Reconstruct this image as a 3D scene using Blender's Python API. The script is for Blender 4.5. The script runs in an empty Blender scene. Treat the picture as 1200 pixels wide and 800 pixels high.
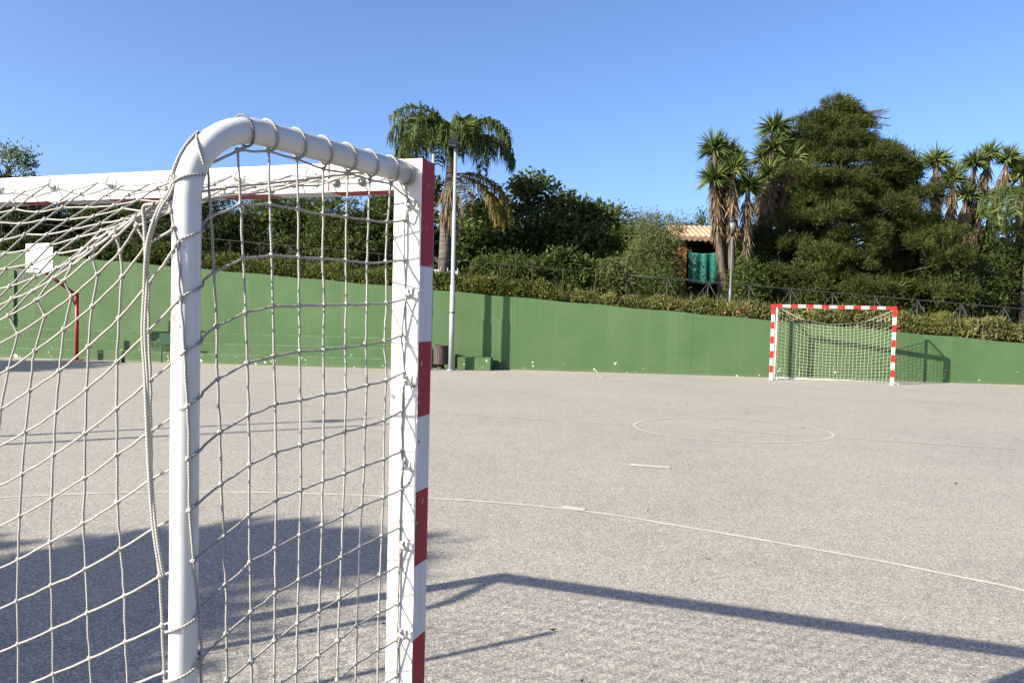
import bpy, math, random
import numpy as np
from math import sin, cos, pi, radians, atan2, hypot
C = bpy.context.scene
COL = C.collection
rng = np.random.default_rng(11)
random.seed(5)

# ---------------------------------------------------------------- camera, sky, sun, exposure
cam_data = bpy.data.cameras.new('camera')
cam_data.sensor_width = 36.0
cam_data.lens = 27.24
cam_data.clip_start = 0.05
cam_data.clip_end = 4000
cam = bpy.data.objects.new('camera', cam_data); COL.objects.link(cam)
EYE = 1.684
cam.location = (0, 0, EYE)
cam.rotation_mode = 'QUATERNION'
from mathutils import Matrix, Vector
cam.rotation_quaternion = (Matrix.Rotation(radians(90 - 2.153), 4, 'X') @ Matrix.Rotation(radians(1.402), 4, 'Z')).to_quaternion()
C.camera = cam

SUN_AZ = radians(60.5)      # direction the light travels, measured from +Y towards +X
SUN_EL = radians(29.6)
world = bpy.data.worlds.new('World'); C.world = world
world.use_nodes = True
nt = world.node_tree
bg = nt.nodes['Background']
sky = nt.nodes.new('ShaderNodeTexSky')
sky.sky_type = 'NISHITA'; sky.sun_disc = False
sky.sun_elevation = SUN_EL
sky.sun_rotation = SUN_AZ + pi
sky.altitude = 0; sky.air_density = 0.6; sky.dust_density = 2.2; sky.ozone_density = 5.5
nt.links.new(sky.outputs[0], bg.inputs['Color'])
bg.inputs['Strength'].default_value = 0.103
sun_d = bpy.data.lights.new('sun', 'SUN'); sun_d.energy = 5.0; sun_d.angle = radians(0.55); sun_d.color = (1.0, 0.92, 0.77)
sun = bpy.data.objects.new('sun', sun_d); COL.objects.link(sun)
dirv = Vector((sin(SUN_AZ)*cos(SUN_EL), cos(SUN_AZ)*cos(SUN_EL), -sin(SUN_EL)))
sun.rotation_mode = 'QUATERNION'; sun.rotation_quaternion = dirv.to_track_quat('-Z', 'Y')
sun.location = (-30, -20, 30)
vs = C.view_settings
vs.view_transform = 'Standard'; vs.look = 'None'; vs.exposure = 1.55; vs.gamma = 1.0; vs.use_curve_mapping = False
C.cycles.max_bounces = 6; C.cycles.transparent_max_bounces = 8

# ---------------------------------------------------------------- materials
def mat(name, rgb, rough=0.6, spec=0.4, metal=0.0, noise=None, bump=None, c2=None, stretch=None, chips=None):
    """Principled material; noise=(scale, detail, lo, hi) blends to c2; bump=(scale, strength, distance)."""
    m = bpy.data.materials.new(name); m.use_nodes = True
    t = m.node_tree; b = t.nodes['Principled BSDF']
    b.inputs['Base Color'].default_value = (*rgb, 1); b.inputs['Roughness'].default_value = rough
    b.inputs['Specular IOR Level'].default_value = spec; b.inputs['Metallic'].default_value = metal
    tc = t.nodes.new('ShaderNodeTexCoord')
    vec = tc.outputs['Object']
    if stretch:
        mp = t.nodes.new('ShaderNodeMapping'); mp.inputs['Scale'].default_value = stretch
        t.links.new(vec, mp.inputs[0]); vec = mp.outputs[0]
    if noise:
        n = t.nodes.new('ShaderNodeTexNoise'); n.inputs['Scale'].default_value = noise[0]; n.inputs['Detail'].default_value = noise[1]
        t.links.new(vec, n.inputs['Vector'])
        r = t.nodes.new('ShaderNodeMapRange'); r.inputs[1].default_value = noise[2]; r.inputs[2].default_value = noise[3]
        t.links.new(n.outputs[0], r.inputs[0])
        mx = t.nodes.new('ShaderNodeMix'); mx.data_type = 'RGBA'
        mx.inputs[6].default_value = (*rgb, 1); mx.inputs[7].default_value = (*c2, 1)
        t.links.new(r.outputs[0], mx.inputs[0]); t.links.new(mx.outputs[2], b.inputs['Base Color'])
    if chips:                                    # small knocks and flaked spots: (scale, threshold, colour)
        n = t.nodes.new('ShaderNodeTexNoise'); n.inputs['Scale'].default_value = chips[0]; n.inputs['Detail'].default_value = 3
        t.links.new(tc.outputs['Object'], n.inputs['Vector'])
        r = t.nodes.new('ShaderNodeMapRange'); r.inputs[1].default_value = chips[1]; r.inputs[2].default_value = chips[1] + 0.015
        t.links.new(n.outputs[0], r.inputs[0])
        mx = t.nodes.new('ShaderNodeMix'); mx.data_type = 'RGBA'; mx.inputs[7].default_value = (*chips[2], 1)
        src = b.inputs['Base Color'].links[0].from_socket; t.links.new(src, mx.inputs[6])
        t.links.new(r.outputs[0], mx.inputs[0]); t.links.new(mx.outputs[2], b.inputs['Base Color'])
    if bump:
        n = t.nodes.new('ShaderNodeTexNoise'); n.inputs['Scale'].default_value = bump[0]; n.inputs['Detail'].default_value = 4
        t.links.new(vec, n.inputs['Vector'])
        bp = t.nodes.new('ShaderNodeBump'); bp.inputs['Strength'].default_value = bump[1]; bp.inputs['Distance'].default_value = bump[2]
        t.links.new(n.outputs[0], bp.inputs['Height']); t.links.new(bp.outputs[0], b.inputs['Normal'])
    return m

def leaf_mat(name, c1, c2, c3=None, trans=0.3, clump=0.9, rough=0.5):
    """Leaves: a colour of their own per leaf, drifting slowly through the crown; part of the light passes through."""
    m = bpy.data.materials.new(name); m.use_nodes = True
    t = m.node_tree; b = t.nodes['Principled BSDF']
    g = t.nodes.new('ShaderNodeNewGeometry')
    tc = t.nodes.new('ShaderNodeTexCoord')
    n = t.nodes.new('ShaderNodeTexNoise'); n.inputs['Scale'].default_value = clump; n.inputs['Detail'].default_value = 2
    t.links.new(tc.outputs['Object'], n.inputs['Vector'])
    ad = t.nodes.new('ShaderNodeMath'); ad.operation = 'MULTIPLY_ADD'; ad.inputs[1].default_value = 0.55
    t.links.new(g.outputs['Random Per Island'], ad.inputs[0])
    sc = t.nodes.new('ShaderNodeMapRange'); sc.inputs[1].default_value = 0.3; sc.inputs[2].default_value = 0.7; sc.inputs[4].default_value = 0.45
    t.links.new(n.outputs[0], sc.inputs[0]); t.links.new(sc.outputs[0], ad.inputs[2])
    r = t.nodes.new('ShaderNodeValToRGB')
    r.color_ramp.elements[0].color = (*c1, 1); r.color_ramp.elements[0].position = 0.1
    r.color_ramp.elements[1].color = (*c2, 1); r.color_ramp.elements[1].position = 0.75
    if c3:
        e = r.color_ramp.elements.new(0.95); e.color = (*c3, 1)
    t.links.new(ad.outputs[0], r.inputs[0]); t.links.new(r.outputs[0], b.inputs['Base Color'])
    b.inputs['Roughness'].default_value = 0.6; b.inputs['Specular IOR Level'].default_value = 0.16
    tr = t.nodes.new('ShaderNodeBsdfTranslucent'); t.links.new(r.outputs[0], tr.inputs[0])
    ms = t.nodes.new('ShaderNodeMixShader'); ms.inputs[0].default_value = trans
    t.links.new(b.outputs[0], ms.inputs[1]); t.links.new(tr.outputs[0], ms.inputs[2])
    t.links.new(ms.outputs[0], t.nodes['Material Output'].inputs[0])
    return m

def court_mat():
    m = bpy.data.materials.new('asphalt'); m.use_nodes = True
    t = m.node_tree; b = t.nodes['Principled BSDF']; L = t.links.new
    tc = t.nodes.new('ShaderNodeTexCoord').outputs['Object']
    def noise(s, d, rough=0.5):
        n = t.nodes.new('ShaderNodeTexNoise'); n.inputs['Scale'].default_value = s; n.inputs['Detail'].default_value = d
        n.inputs['Roughness'].default_value = rough; L(tc, n.inputs['Vector']); return n.outputs[0]
    def ramp(src, stops):
        r = t.nodes.new('ShaderNodeValToRGB'); L(src, r.inputs[0])
        e = r.color_ramp.elements
        for k, (p, c) in enumerate(stops):
            if k > 1: e.new(p)
            e[k].position = p; e[k].color = (*c, 1) if len(c) == 3 else c
        return r.outputs[0]
    v = t.nodes.new('ShaderNodeTexVoronoi'); v.inputs['Scale'].default_value = 105; L(tc, v.inputs['Vector'])
    stone = ramp(v.outputs['Color'], [(0.0, (0.14, 0.129, 0.113)), (0.35, (0.248, 0.228, 0.198)), (0.65, (0.338, 0.311, 0.27)), (0.9, (0.445, 0.411, 0.355)), (1.0, (0.57, 0.527, 0.46))])
    v2 = t.nodes.new('ShaderNodeTexVoronoi'); v2.inputs['Scale'].default_value = 105; v2.feature = 'DISTANCE_TO_EDGE'; L(tc, v2.inputs['Vector'])
    gap = ramp(v2.outputs['Distance'], [(0.0, (0.42,)*3), (0.09, (1,)*3)])
    def mul(a, bb, f=1.0):
        x = t.nodes.new('ShaderNodeMix'); x.data_type = 'RGBA'; x.blend_type = 'MULTIPLY'; x.inputs[0].default_value = f
        L(a, x.inputs[6]); L(bb, x.inputs[7]); return x.outputs[2]
    col = mul(stone, gap)
    col = mul(col, ramp(noise(0.35, 5, 0.6), [(0.3, (0.92, 0.91, 0.91)), (0.7, (1.05, 1.05, 1.04))]))
    col = mul(col, ramp(noise(2.2, 4, 0.7), [(0.35, (0.95, 0.95, 0.95)), (0.6, (1.02, 1.02, 1.02))]))
    col = mul(col, ramp(noise(14, 3, 0.7), [(0.3, (0.93, 0.93, 0.93)), (0.65, (1.03, 1.03, 1.03))]))
    col = mul(col, ramp(noise(38, 2, 0.6), [(0.26, (0.45, 0.44, 0.43)), (0.36, (1, 1, 1))]))
    L(col, b.inputs['Base Color'])
    b.inputs['Roughness'].default_value = 0.85; b.inputs['Specular IOR Level'].default_value = 0.25
    bp = t.nodes.new('ShaderNodeBump'); bp.inputs['Strength'].default_value = 0.5; bp.inputs['Distance'].default_value = 0.004
    L(gap, bp.inputs['Height']); L(bp.outputs[0], b.inputs['Normal'])
    return m

def wall_mat():
    m = bpy.data.materials.new('green_wall_paint'); m.use_nodes = True
    t = m.node_tree; b = t.nodes['Principled BSDF']; L = t.links.new
    tc = t.nodes.new('ShaderNodeTexCoord').outputs['Object']
    def mapped(s):
        mp = t.nodes.new('ShaderNodeMapping'); mp.inputs['Scale'].default_value = s; L(tc, mp.inputs[0]); return mp.outputs[0]
    def noise(vec, s, d):
        n = t.nodes.new('ShaderNodeTexNoise'); n.inputs['Scale'].default_value = s; n.inputs['Detail'].default_value = d; n.inputs['Roughness'].default_value = 0.6
        L(vec, n.inputs['Vector']); return n.outputs[0]
    def mix(fac, a, c):
        x = t.nodes.new('ShaderNodeMix'); x.data_type = 'RGBA'; L(fac, x.inputs[0])
        if isinstance(a, tuple): x.inputs[6].default_value = (*a, 1)
        else: L(a, x.inputs[6])
        x.inputs[7].default_value = (*c, 1); return x.outputs[2]
    def rng_(src, a, c, lo=0.0, hi=1.0):
        r = t.nodes.new('ShaderNodeMapRange'); r.inputs[1].default_value = a; r.inputs[2].default_value = c
        r.inputs[3].default_value = lo; r.inputs[4].default_value = hi; L(src, r.inputs[0]); return r.outputs[0]
    base = mix(rng_(noise(tc, 0.8, 5), 0.35, 0.7), (0.043, 0.085, 0.031), (0.058, 0.103, 0.041))
    streak = mix(rng_(noise(mapped((3.5, 3.5, 0.25)), 1.0, 4), 0.52, 0.74, 0, 0.55), base, (0.078, 0.122, 0.060))
    dirt = mix(rng_(noise(mapped((1.2, 1.2, 4)), 1.5, 4), 0.58, 0.75, 0, 0.4), streak, (0.04, 0.074, 0.030))
    sx = t.nodes.new('ShaderNodeSeparateXYZ'); L(tc, sx.inputs[0])
    low = rng_(sx.outputs['Z'], 0.42, 0.18, 0, 1)
    chip = rng_(noise(tc, 5.0, 4), 0.655, 0.67)
    ml = t.nodes.new('ShaderNodeMath'); ml.operation = 'MULTIPLY'; L(low, ml.inputs[0]); L(chip, ml.inputs[1])
    chips = mix(ml.outputs[0], dirt, (0.62, 0.66, 0.55))
    md = t.nodes.new('ShaderNodeMath'); md.operation = 'PINGPONG'; md.inputs[1].default_value = 2.6; L(sx.outputs['X'], md.inputs[0])
    chips = mix(rng_(md.outputs[0], 0.014, 0.006, 0, 0.55), chips, (0.022, 0.045, 0.018))     # joints between cast panels
    damp = rng_(sx.outputs['Z'], 0.10, 0.0, 0, 0.5)
    L(mix(damp, chips, (0.10, 0.12, 0.07)), b.inputs['Base Color'])
    b.inputs['Roughness'].default_value = 0.75; b.inputs['Specular IOR Level'].default_value = 0.25
    n = t.nodes.new('ShaderNodeTexNoise'); n.inputs['Scale'].default_value = 30; L(tc, n.inputs['Vector'])
    bp = t.nodes.new('ShaderNodeBump'); bp.inputs['Strength'].default_value = 0.25; bp.inputs['Distance'].default_value = 0.01
    L(n.outputs[0], bp.inputs['Height']); L(bp.outputs[0], b.inputs['Normal'])
    return m

def rope_mat(name, base, dark):
    m = bpy.data.materials.new(name); m.use_nodes = True
    t = m.node_tree; b = t.nodes['Principled BSDF']; L = t.links.new
    uv = t.nodes.new('ShaderNodeUVMap').outputs[0]
    w = t.nodes.new('ShaderNodeTexWave'); w.wave_type = 'BANDS'; w.bands_direction = 'DIAGONAL'; w.inputs['Scale'].default_value = 1.0
    w.inputs['Distortion'].default_value = 0.4
    L(uv, w.inputs['Vector'])
    r = t.nodes.new('ShaderNodeValToRGB'); r.color_ramp.elements[0].color = (*dark, 1); r.color_ramp.elements[1].color = (*base, 1)
    r.color_ramp.elements[0].position = 0.05; r.color_ramp.elements[1].position = 0.4
    L(w.outputs['Color'], r.inputs[0])
    tc = t.nodes.new('ShaderNodeTexCoord'); n = t.nodes.new('ShaderNodeTexNoise'); n.inputs['Scale'].default_value = 9; n.inputs['Detail'].default_value = 3
    L(tc.outputs['Object'], n.inputs['Vector'])
    rr = t.nodes.new('ShaderNodeMapRange'); rr.inputs[1].default_value = 0.3; rr.inputs[2].default_value = 0.7; rr.inputs[3].default_value = 0.78; rr.inputs[4].default_value = 1.0
    L(n.outputs[0], rr.inputs[0])
    x = t.nodes.new('ShaderNodeMix'); x.data_type = 'RGBA'; x.blend_type = 'MULTIPLY'; x.inputs[0].default_value = 1
    L(r.outputs[0], x.inputs[6]); L(rr.outputs[0], x.inputs[7]); L(x.outputs[2], b.inputs['Base Color'])
    bp = t.nodes.new('ShaderNodeBump'); bp.inputs['Strength'].default_value = 0.5; bp.inputs['Distance'].default_value = 0.0012
    L(w.outputs['Color'], bp.inputs['Height']); L(bp.outputs[0], b.inputs['Normal'])
    b.inputs['Roughness'].default_value = 0.8; b.inputs['Specular IOR Level'].default_value = 0.2
    return m

MA = dict(
    asphalt=court_mat(), wall=wall_mat(),
    paint=mat('worn_white_line_paint', (0.41, 0.385, 0.34), 0.85, 0.15, noise=(6, 7, 0.32, 0.55), c2=(0.335, 0.310, 0.270)),
    white=mat('white_gloss_paint', (0.43, 0.44, 0.44), 0.30, 0.5, noise=(5, 5, 0.50, 0.75), c2=(0.37, 0.37, 0.355), chips=(26, 0.715, (0.20, 0.17, 0.14)), bump=(45, 0.06, 0.002)),
    white_flat=mat('white_post_paint', (0.56, 0.55, 0.51), 0.45, 0.4, noise=(9, 5, 0.60, 0.74), c2=(0.42, 0.37, 0.29), chips=(34, 0.70, (0.20, 0.13, 0.08))),
    white_band=mat('white_band_paint', (0.46, 0.47, 0.49), 0.55, 0.25, noise=(40, 3, 0.5, 0.8), c2=(0.38, 0.38, 0.39), stretch=(1, 1, 0.08), chips=(38, 0.70, (0.16, 0.12, 0.10))),
    red_band=mat('dark_red_band_paint', (0.27, 0.010, 0.024), 0.55, 0.2, noise=(40, 3, 0.4, 0.8), c2=(0.20, 0.009, 0.02), stretch=(1, 1, 0.08), chips=(38, 0.69, (0.40, 0.36, 0.34))),
    red_bright=mat('bright_red_band_paint', (0.52, 0.014, 0.018), 0.5, 0.25),
    rope=rope_mat('white_net_rope', (0.34, 0.328, 0.302), (0.19, 0.18, 0.16)),
    rope_far=mat('pale_net_cord', (0.31, 0.34, 0.235), 0.8, 0.2),
    steel=mat('galvanised_steel', (0.33, 0.35, 0.36), 0.5, 0.4, 0.4, noise=(6, 4, 0.4, 0.7), c2=(0.27, 0.29, 0.30)),
    bolt=mat('bolt_steel', (0.22, 0.22, 0.22), 0.4, 0.5, 0.4),
    rust=mat('rusty_iron', (0.045, 0.032, 0.024), 0.8, 0.2, 0.2),
    hook=mat('white_plastic_hook', (0.45, 0.44, 0.40), 0.4, 0.5),
    black=mat('black_metal', (0.014, 0.014, 0.016), 0.45, 0.4),
    lamp_grey=mat('dark_grey_lamp_paint', (0.085, 0.088, 0.092), 0.5, 0.4),
    glass=mat('lamp_glass', (0.12, 0.115, 0.10), 0.15, 0.5),
    rail=mat('grey_rail_metal', (0.032, 0.033, 0.035), 0.6, 0.3, 0.2),
    red_pole=mat('red_pole_paint', (0.30, 0.012, 0.018), 0.4, 0.4),
    board=mat('white_backboard', (0.58, 0.58, 0.58), 0.5, 0.3),
    nosing=mat('worn_step_edge', (0.088, 0.130, 0.070), 0.8, 0.2, noise=(4, 4, 0.4, 0.65), c2=(0.055, 0.10, 0.042)),
    dark_green=mat('dark_green_paint', (0.012, 0.045, 0.022), 0.6, 0.3),
    bin_body=mat('weathered_dark_slats', (0.045, 0.036, 0.032), 0.8, 0.2, noise=(30, 3, 0.45, 0.7), c2=(0.12, 0.09, 0.075), stretch=(1, 1, 0.06)),
    soil=mat('leafy_soil', (0.05, 0.045, 0.022), 0.95, 0.1, noise=(1.5, 5, 0.4, 0.6), c2=(0.035, 0.055, 0.014)),
    bark=mat('brown_bark', (0.095, 0.072, 0.052), 0.9, 0.1, noise=(9, 4, 0.4, 0.7), c2=(0.045, 0.034, 0.026), stretch=(1, 1, 0.25), bump=(25, 0.6, 0.02)),
    palm_bark=mat('ringed_palm_bark', (0.115, 0.10, 0.085), 0.9, 0.1, noise=(6, 3, 0.4, 0.65), c2=(0.055, 0.048, 0.042), stretch=(0.3, 0.3, 3), bump=(18, 0.5, 0.02)),
    house=mat('orange_plaster', (0.30, 0.125, 0.04), 0.85, 0.2, noise=(2, 4, 0.4, 0.7), c2=(0.22, 0.09, 0.03)),
    tile=mat('terracotta_tiles', (0.27, 0.155, 0.10), 0.8, 0.2, noise=(7, 3, 0.4, 0.6), c2=(0.36, 0.25, 0.18)),
    tarp=mat('teal_tarpaulin', (0.008, 0.085, 0.064), 0.6, 0.3, noise=(1.6, 4, 0.4, 0.7), c2=(0.012, 0.12, 0.09), bump=(3, 0.6, 0.06)),
    dark_void=mat('unlit_inside', (0.02, 0.018, 0.014), 0.9, 0.1),  # near-black colour standing in for the unlit inside of the house
)
LEAF = dict(
    broad=leaf_mat('dark_broad_leaves', (0.020, 0.036, 0.008), (0.078, 0.110, 0.026), (0.18, 0.20, 0.060), 0.35),
    olive=leaf_mat('olive_green_leaves', (0.026, 0.042, 0.010), (0.075, 0.098, 0.022), (0.13, 0.14, 0.04), 0.3),
    pale=leaf_mat('pale_green_leaves', (0.05, 0.065, 0.022), (0.115, 0.135, 0.045), (0.16, 0.17, 0.075), 0.3),
    needle=leaf_mat('dark_needle_sprays', (0.010, 0.018, 0.004), (0.054, 0.067, 0.014), (0.12, 0.126, 0.029), 0.2, 0.7),
    shade=leaf_mat('deep_shaded_leaves', (0.012, 0.021, 0.005), (0.042, 0.058, 0.013), (0.09, 0.105, 0.028), 0.25),  # darkened green: shade on shadowed trees and hedge put into the colour
    light=leaf_mat('light_airy_leaves', (0.05, 0.075, 0.02), (0.11, 0.14, 0.045), (0.20, 0.22, 0.09), 0.35),
    hedge=leaf_mat('yellow_green_hedge_leaves', (0.040, 0.052, 0.009), (0.115, 0.128, 0.020), (0.24, 0.22, 0.055), 0.3, 1.6),
    dry=leaf_mat('dry_hedge_leaves', (0.050, 0.048, 0.018), (0.155, 0.138, 0.060), (0.28, 0.235, 0.13), 0.25, 2.0),
    grass=leaf_mat('dry_bank_grass', (0.055, 0.065, 0.018), (0.13, 0.125, 0.04), (0.24, 0.20, 0.095), 0.3, 1.2),
    palm=leaf_mat('palm_leaflets', (0.022, 0.040, 0.010), (0.070, 0.098, 0.024), (0.17, 0.165, 0.05), 0.3, 0.5),
    palm_old=leaf_mat('yellowing_palm_leaflets', (0.06, 0.055, 0.012), (0.17, 0.13, 0.03), (0.26, 0.19, 0.06), 0.3, 0.5),
    yucca=leaf_mat('yucca_swords', (0.030, 0.050, 0.012), (0.085, 0.115, 0.030), (0.19, 0.20, 0.07), 0.2, 1.0),
    dead=leaf_mat('dead_brown_leaves', (0.075, 0.052, 0.03), (0.185, 0.135, 0.08), (0.31, 0.235, 0.145), 0.2, 1.0),
    dead_dark=leaf_mat('dark_dry_leaves', (0.03, 0.02, 0.012), (0.08, 0.055, 0.03), None, 0.1, 1.0),
    flower=leaf_mat('orange_pink_petals', (0.45, 0.12, 0.04), (0.60, 0.28, 0.12), (0.7, 0.6, 0.5), 0.2, 5.0),
)

# ---------------------------------------------------------------- helpers: meshes and objects
def link(name, me, mats, parent=None):
    me.name = name
    o = bpy.data.objects.new(name, me); COL.objects.link(o)
    if not isinstance(mats, (list, tuple)): mats = [mats]
    for m in mats: me.materials.append(m)
    if parent is not None: o.parent = parent
    return o

def tag(o, label=None, cat=None, group=None, kind=None):
    for k, v in (('label', label), ('category', cat), ('group', group), ('kind', kind)):
        if v: o[k] = v
    return o

def empty(name, loc, rz, label, cat, group=None):
    o = bpy.data.objects.new(name, None); COL.objects.link(o)
    o.location = loc; o.rotation_euler = (0, 0, rz); o.empty_display_size = 0.2
    return tag(o, label, cat, group)

def mesh_np(V, F, mi=None, smooth=False, uv=None):
    """V (n,3); F (m,4) or (m,3) ints."""
    V = np.asarray(V, np.float32); F = np.asarray(F, np.int32)
    me = bpy.data.meshes.new('mesh'); k = F.shape[1]
    me.vertices.add(len(V)); me.vertices.foreach_set('co', V.ravel())
    me.loops.add(F.size); me.loops.foreach_set('vertex_index', F.ravel())
    me.polygons.add(len(F)); me.polygons.foreach_set('loop_start', np.arange(0, F.size, k, dtype=np.int32))
    if mi is not None: me.polygons.foreach_set('material_index', np.asarray(mi, np.int32))
    me.polygons.foreach_set('use_smooth', np.full(len(F), smooth))
    if uv is not None:
        l = me.uv_layers.new(name='UVMap'); l.data.foreach_set('uv', np.asarray(uv, np.float32).ravel())
    me.update(); me.validate()
    return me

class MB:
    """Collects boxes, bars and tubes of quads for one mesh."""
    def __init__(s): s.V = []; s.F = []; s.M = []; s.S = []; s.n = 0
    def add(s, V, F, m=0, smooth=False):
        s.V += [tuple(v) for v in V]; s.F += [tuple(i + s.n for i in f) for f in F]
        s.M += [m]*len(F); s.S += [smooth]*len(F); s.n += len(V)
    def box(s, x0, x1, y0, y1, z0, z1, m=0):
        V = [(x, y, z) for z in (z0, z1) for y in (y0, y1) for x in (x0, x1)]
        s.add(V, [(0, 2, 3, 1), (4, 5, 7, 6), (0, 1, 5, 4), (2, 6, 7, 3), (0, 4, 6, 2), (1, 3, 7, 5)], m)
    def obox(s, c, ax, ay, az, m=0):
        c, ax, ay, az = map(np.array, (c, ax, ay, az))
        V = [c + i*ax + j*ay + k*az for k in (-1, 1) for j in (-1, 1) for i in (-1, 1)]
        s.add(V, [(0, 2, 3, 1), (4, 5, 7, 6), (0, 1, 5, 4), (2, 6, 7, 3), (0, 4, 6, 2), (1, 3, 7, 5)], m)
    def tube(s, P, R, n=12, m=0, caps=True):
        V, F, _ = sweep(P, R, n)
        s.add(V, F.tolist(), m, True)
        if caps:
            k = s.n - len(V)
            s.F.append(tuple(k + i for i in range(n))[::-1]); s.F.append(tuple(k + len(V) - n + i for i in range(n)))
            s.M += [m, m]; s.S += [False, False]
    def build(s, name, mats, parent=None):
        me = bpy.data.meshes.new(name); me.from_pydata([tuple(map(float, v)) for v in s.V], [], s.F)
        me.polygons.foreach_set('material_index', s.M); me.polygons.foreach_set('use_smooth', s.S); me.update()
        return link(name, me, mats, parent)

def sweep(P, R, n=8):
    """Tube along polyline P with radius R (scalar or per point). Returns V, quads, length along the line."""
    P = np.asarray(P, float); k = len(P)
    R = np.broadcast_to(np.asarray(R, float), (k,))
    T = np.gradient(P, axis=0); T /= np.linalg.norm(T, axis=1)[:, None] + 1e-12
    ref = np.array([0, 0, 1.0]) if abs(T[0, 2]) < 0.9 else np.array([1.0, 0, 0])
    N = np.empty_like(P); a = np.cross(T[0], ref); a /= np.linalg.norm(a); N[0] = a
    for i in range(1, k):
        a = N[i-1] - T[i]*(N[i-1] @ T[i]); N[i] = a/(np.linalg.norm(a) + 1e-12)
    B = np.cross(T, N)
    th = np.arange(n)/n*2*pi
    V = P[:, None] + R[:, None, None]*(np.cos(th)[None, :, None]*N[:, None] + np.sin(th)[None, :, None]*B[:, None])
    i = np.arange(k-1)[:, None]*n; j = np.arange(n)[None]
    F = np.stack([i + j, i + (j+1) % n, i + n + (j+1) % n, i + n + j], -1).reshape(-1, 4)
    d = np.r_[0, np.cumsum(np.linalg.norm(np.diff(P, axis=0), axis=1))]
    return V.reshape(-1, 3), F, d

class Ropes:
    """Many ropes in one mesh, with texture coordinates (round, along) for the twist."""
    def __init__(s, n=8): s.V = []; s.F = []; s.U = []; s.c = 0; s.n = n
    def rope(s, P, r, jitter=0.0):
        P = np.asarray(P, float)
        V, F, d = sweep(P, r, s.n); n = s.n
        s.V.append(V); s.F.append(F + s.c); s.c += len(V)
        k = len(P)
        i = np.repeat(np.arange(k-1), n); j = np.tile(np.arange(n), k-1)
        S = 1/0.0065*pi*0.2   # one twist about every centimetre
        u0 = j/n*2*pi*0.1; u1 = (j+1)/n*2*pi*0.1
        s.U.append(np.stack([np.stack([u0, d[i]*S], 1), np.stack([u1, d[i]*S], 1), np.stack([u1, d[i+1]*S], 1), np.stack([u0, d[i+1]*S], 1)], 1).reshape(-1, 2))
    def knot(s, p, r):
        """A small uneven lump where two strands are tied."""
        q = np.asarray(p, float); a = rng.normal(size=3); a /= np.linalg.norm(a)
        t = np.linspace(-1, 1, 6)
        s.rope(q + a*(t*r*1.25)[:, None], r*np.sqrt(np.clip(1.02 - t*t, 0.02, 1)))
    def strand(s, a, b, r, sag=0.0, seg=4):
        a = np.asarray(a, float); b = np.asarray(b, float); t = np.linspace(0, 1, seg+1)[:, None]
        P = a + (b - a)*t
        P[1:-1] += rng.normal(0, 0.0006, (seg-1, 3))
        P[:, 2] -= sag*4*t[:, 0]*(1 - t[:, 0])
        s.rope(P, r)
    def build(s, name, m, parent):
        return link(name, mesh_np(np.concatenate(s.V), np.concatenate(s.F), smooth=True, uv=np.concatenate(s.U)), m, parent)

def curve(pts, n=24):
    """Smooth Catmull-Rom line through points."""
    P = np.asarray(pts, float); P = np.vstack([2*P[0]-P[1], P, 2*P[-1]-P[-2]])
    out = []
    m = max(2, n//(len(P)-3))
    for i in range(1, len(P)-2):
        t = np.linspace(0, 1, m, endpoint=False)[:, None]
        a, b, c, d = P[i-1], P[i], P[i+1], P[i+2]
        out.append(0.5*(2*b + (c-a)*t + (2*a-5*b+4*c-d)*t*t + (3*b-a-3*c+d)*t**3))
    out.append(P[-2][None])
    return np.concatenate(out)

# ---------------------------------------------------------------- helpers: foliage
def reseed(*a):
    global rng
    rng = np.random.default_rng(int(abs(sum((k + 3)*v*977 for k, v in enumerate(a)))) + 7)   # every plant keeps its own shape

def unit(a): return a/(np.linalg.norm(a, axis=-1, keepdims=True) + 1e-9)

def leaves(pos, d, L, W, fold=0.25):
    """One four-cornered leaf per position: along d, width axis random, slightly folded."""
    n = len(pos)
    d = unit(d); s = unit(np.cross(d, rng.normal(size=(n, 3)))); nn = np.cross(s, d)
    L = np.broadcast_to(L, (n,))[:, None]; W = np.broadcast_to(W, (n,))[:, None]
    mid = pos + d*L*0.45 + nn*W*fold
    V = np.stack([pos, mid + s*W*0.5, pos + d*L, mid - s*W*0.5], 1).reshape(-1, 3)
    F = np.arange(n*4).reshape(n, 4)
    return V, F

def crown_points(blobs, n, cluster=30, crad=0.28, shell=0.55, flat=0.8):
    """Leaf positions in clusters, spread through ellipsoids and denser towards their outside."""
    B = np.array(blobs, float)
    vol = (B[:, 3]*B[:, 4]*B[:, 5])**0.7
    nc = max(4, n//cluster)
    w = rng.choice(len(B), nc, p=vol/vol.sum())
    dr = unit(rng.normal(size=(nc, 3)))
    rad = shell + (1 - shell)*rng.random(nc)**0.6
    rad *= 1 + rng.normal(0, 0.07, nc)
    cc = B[w, :3] + dr*rad[:, None]*B[w, 3:6]
    k = rng.integers(0, nc, n)
    cr = crad*(0.6 + 0.8*rng.random(nc))
    off = rng.normal(size=(n, 3))*0.5; off[:, 2] *= flat
    pos = cc[k] + off*cr[k][:, None]
    out = unit(pos - B[w[k], :3])
    return pos, out, cc

def crown_mesh(blobs, n, L=0.12, W=0.06, cluster=30, crad=0.28, shell=0.55, flat=0.8, up=0.3, rnd=0.9, droop=0.0):
    pos, out, cc = crown_points(blobs, n, cluster, crad, shell, flat)
    d = out*0.6 + rng.normal(size=(n, 3))*rnd; d[:, 2] += up - droop
    V, F = leaves(pos, d, L*(0.6 + 0.8*rng.random(n)), W*(0.7 + 0.6*rng.random(n)))
    return V, F, cc

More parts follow.
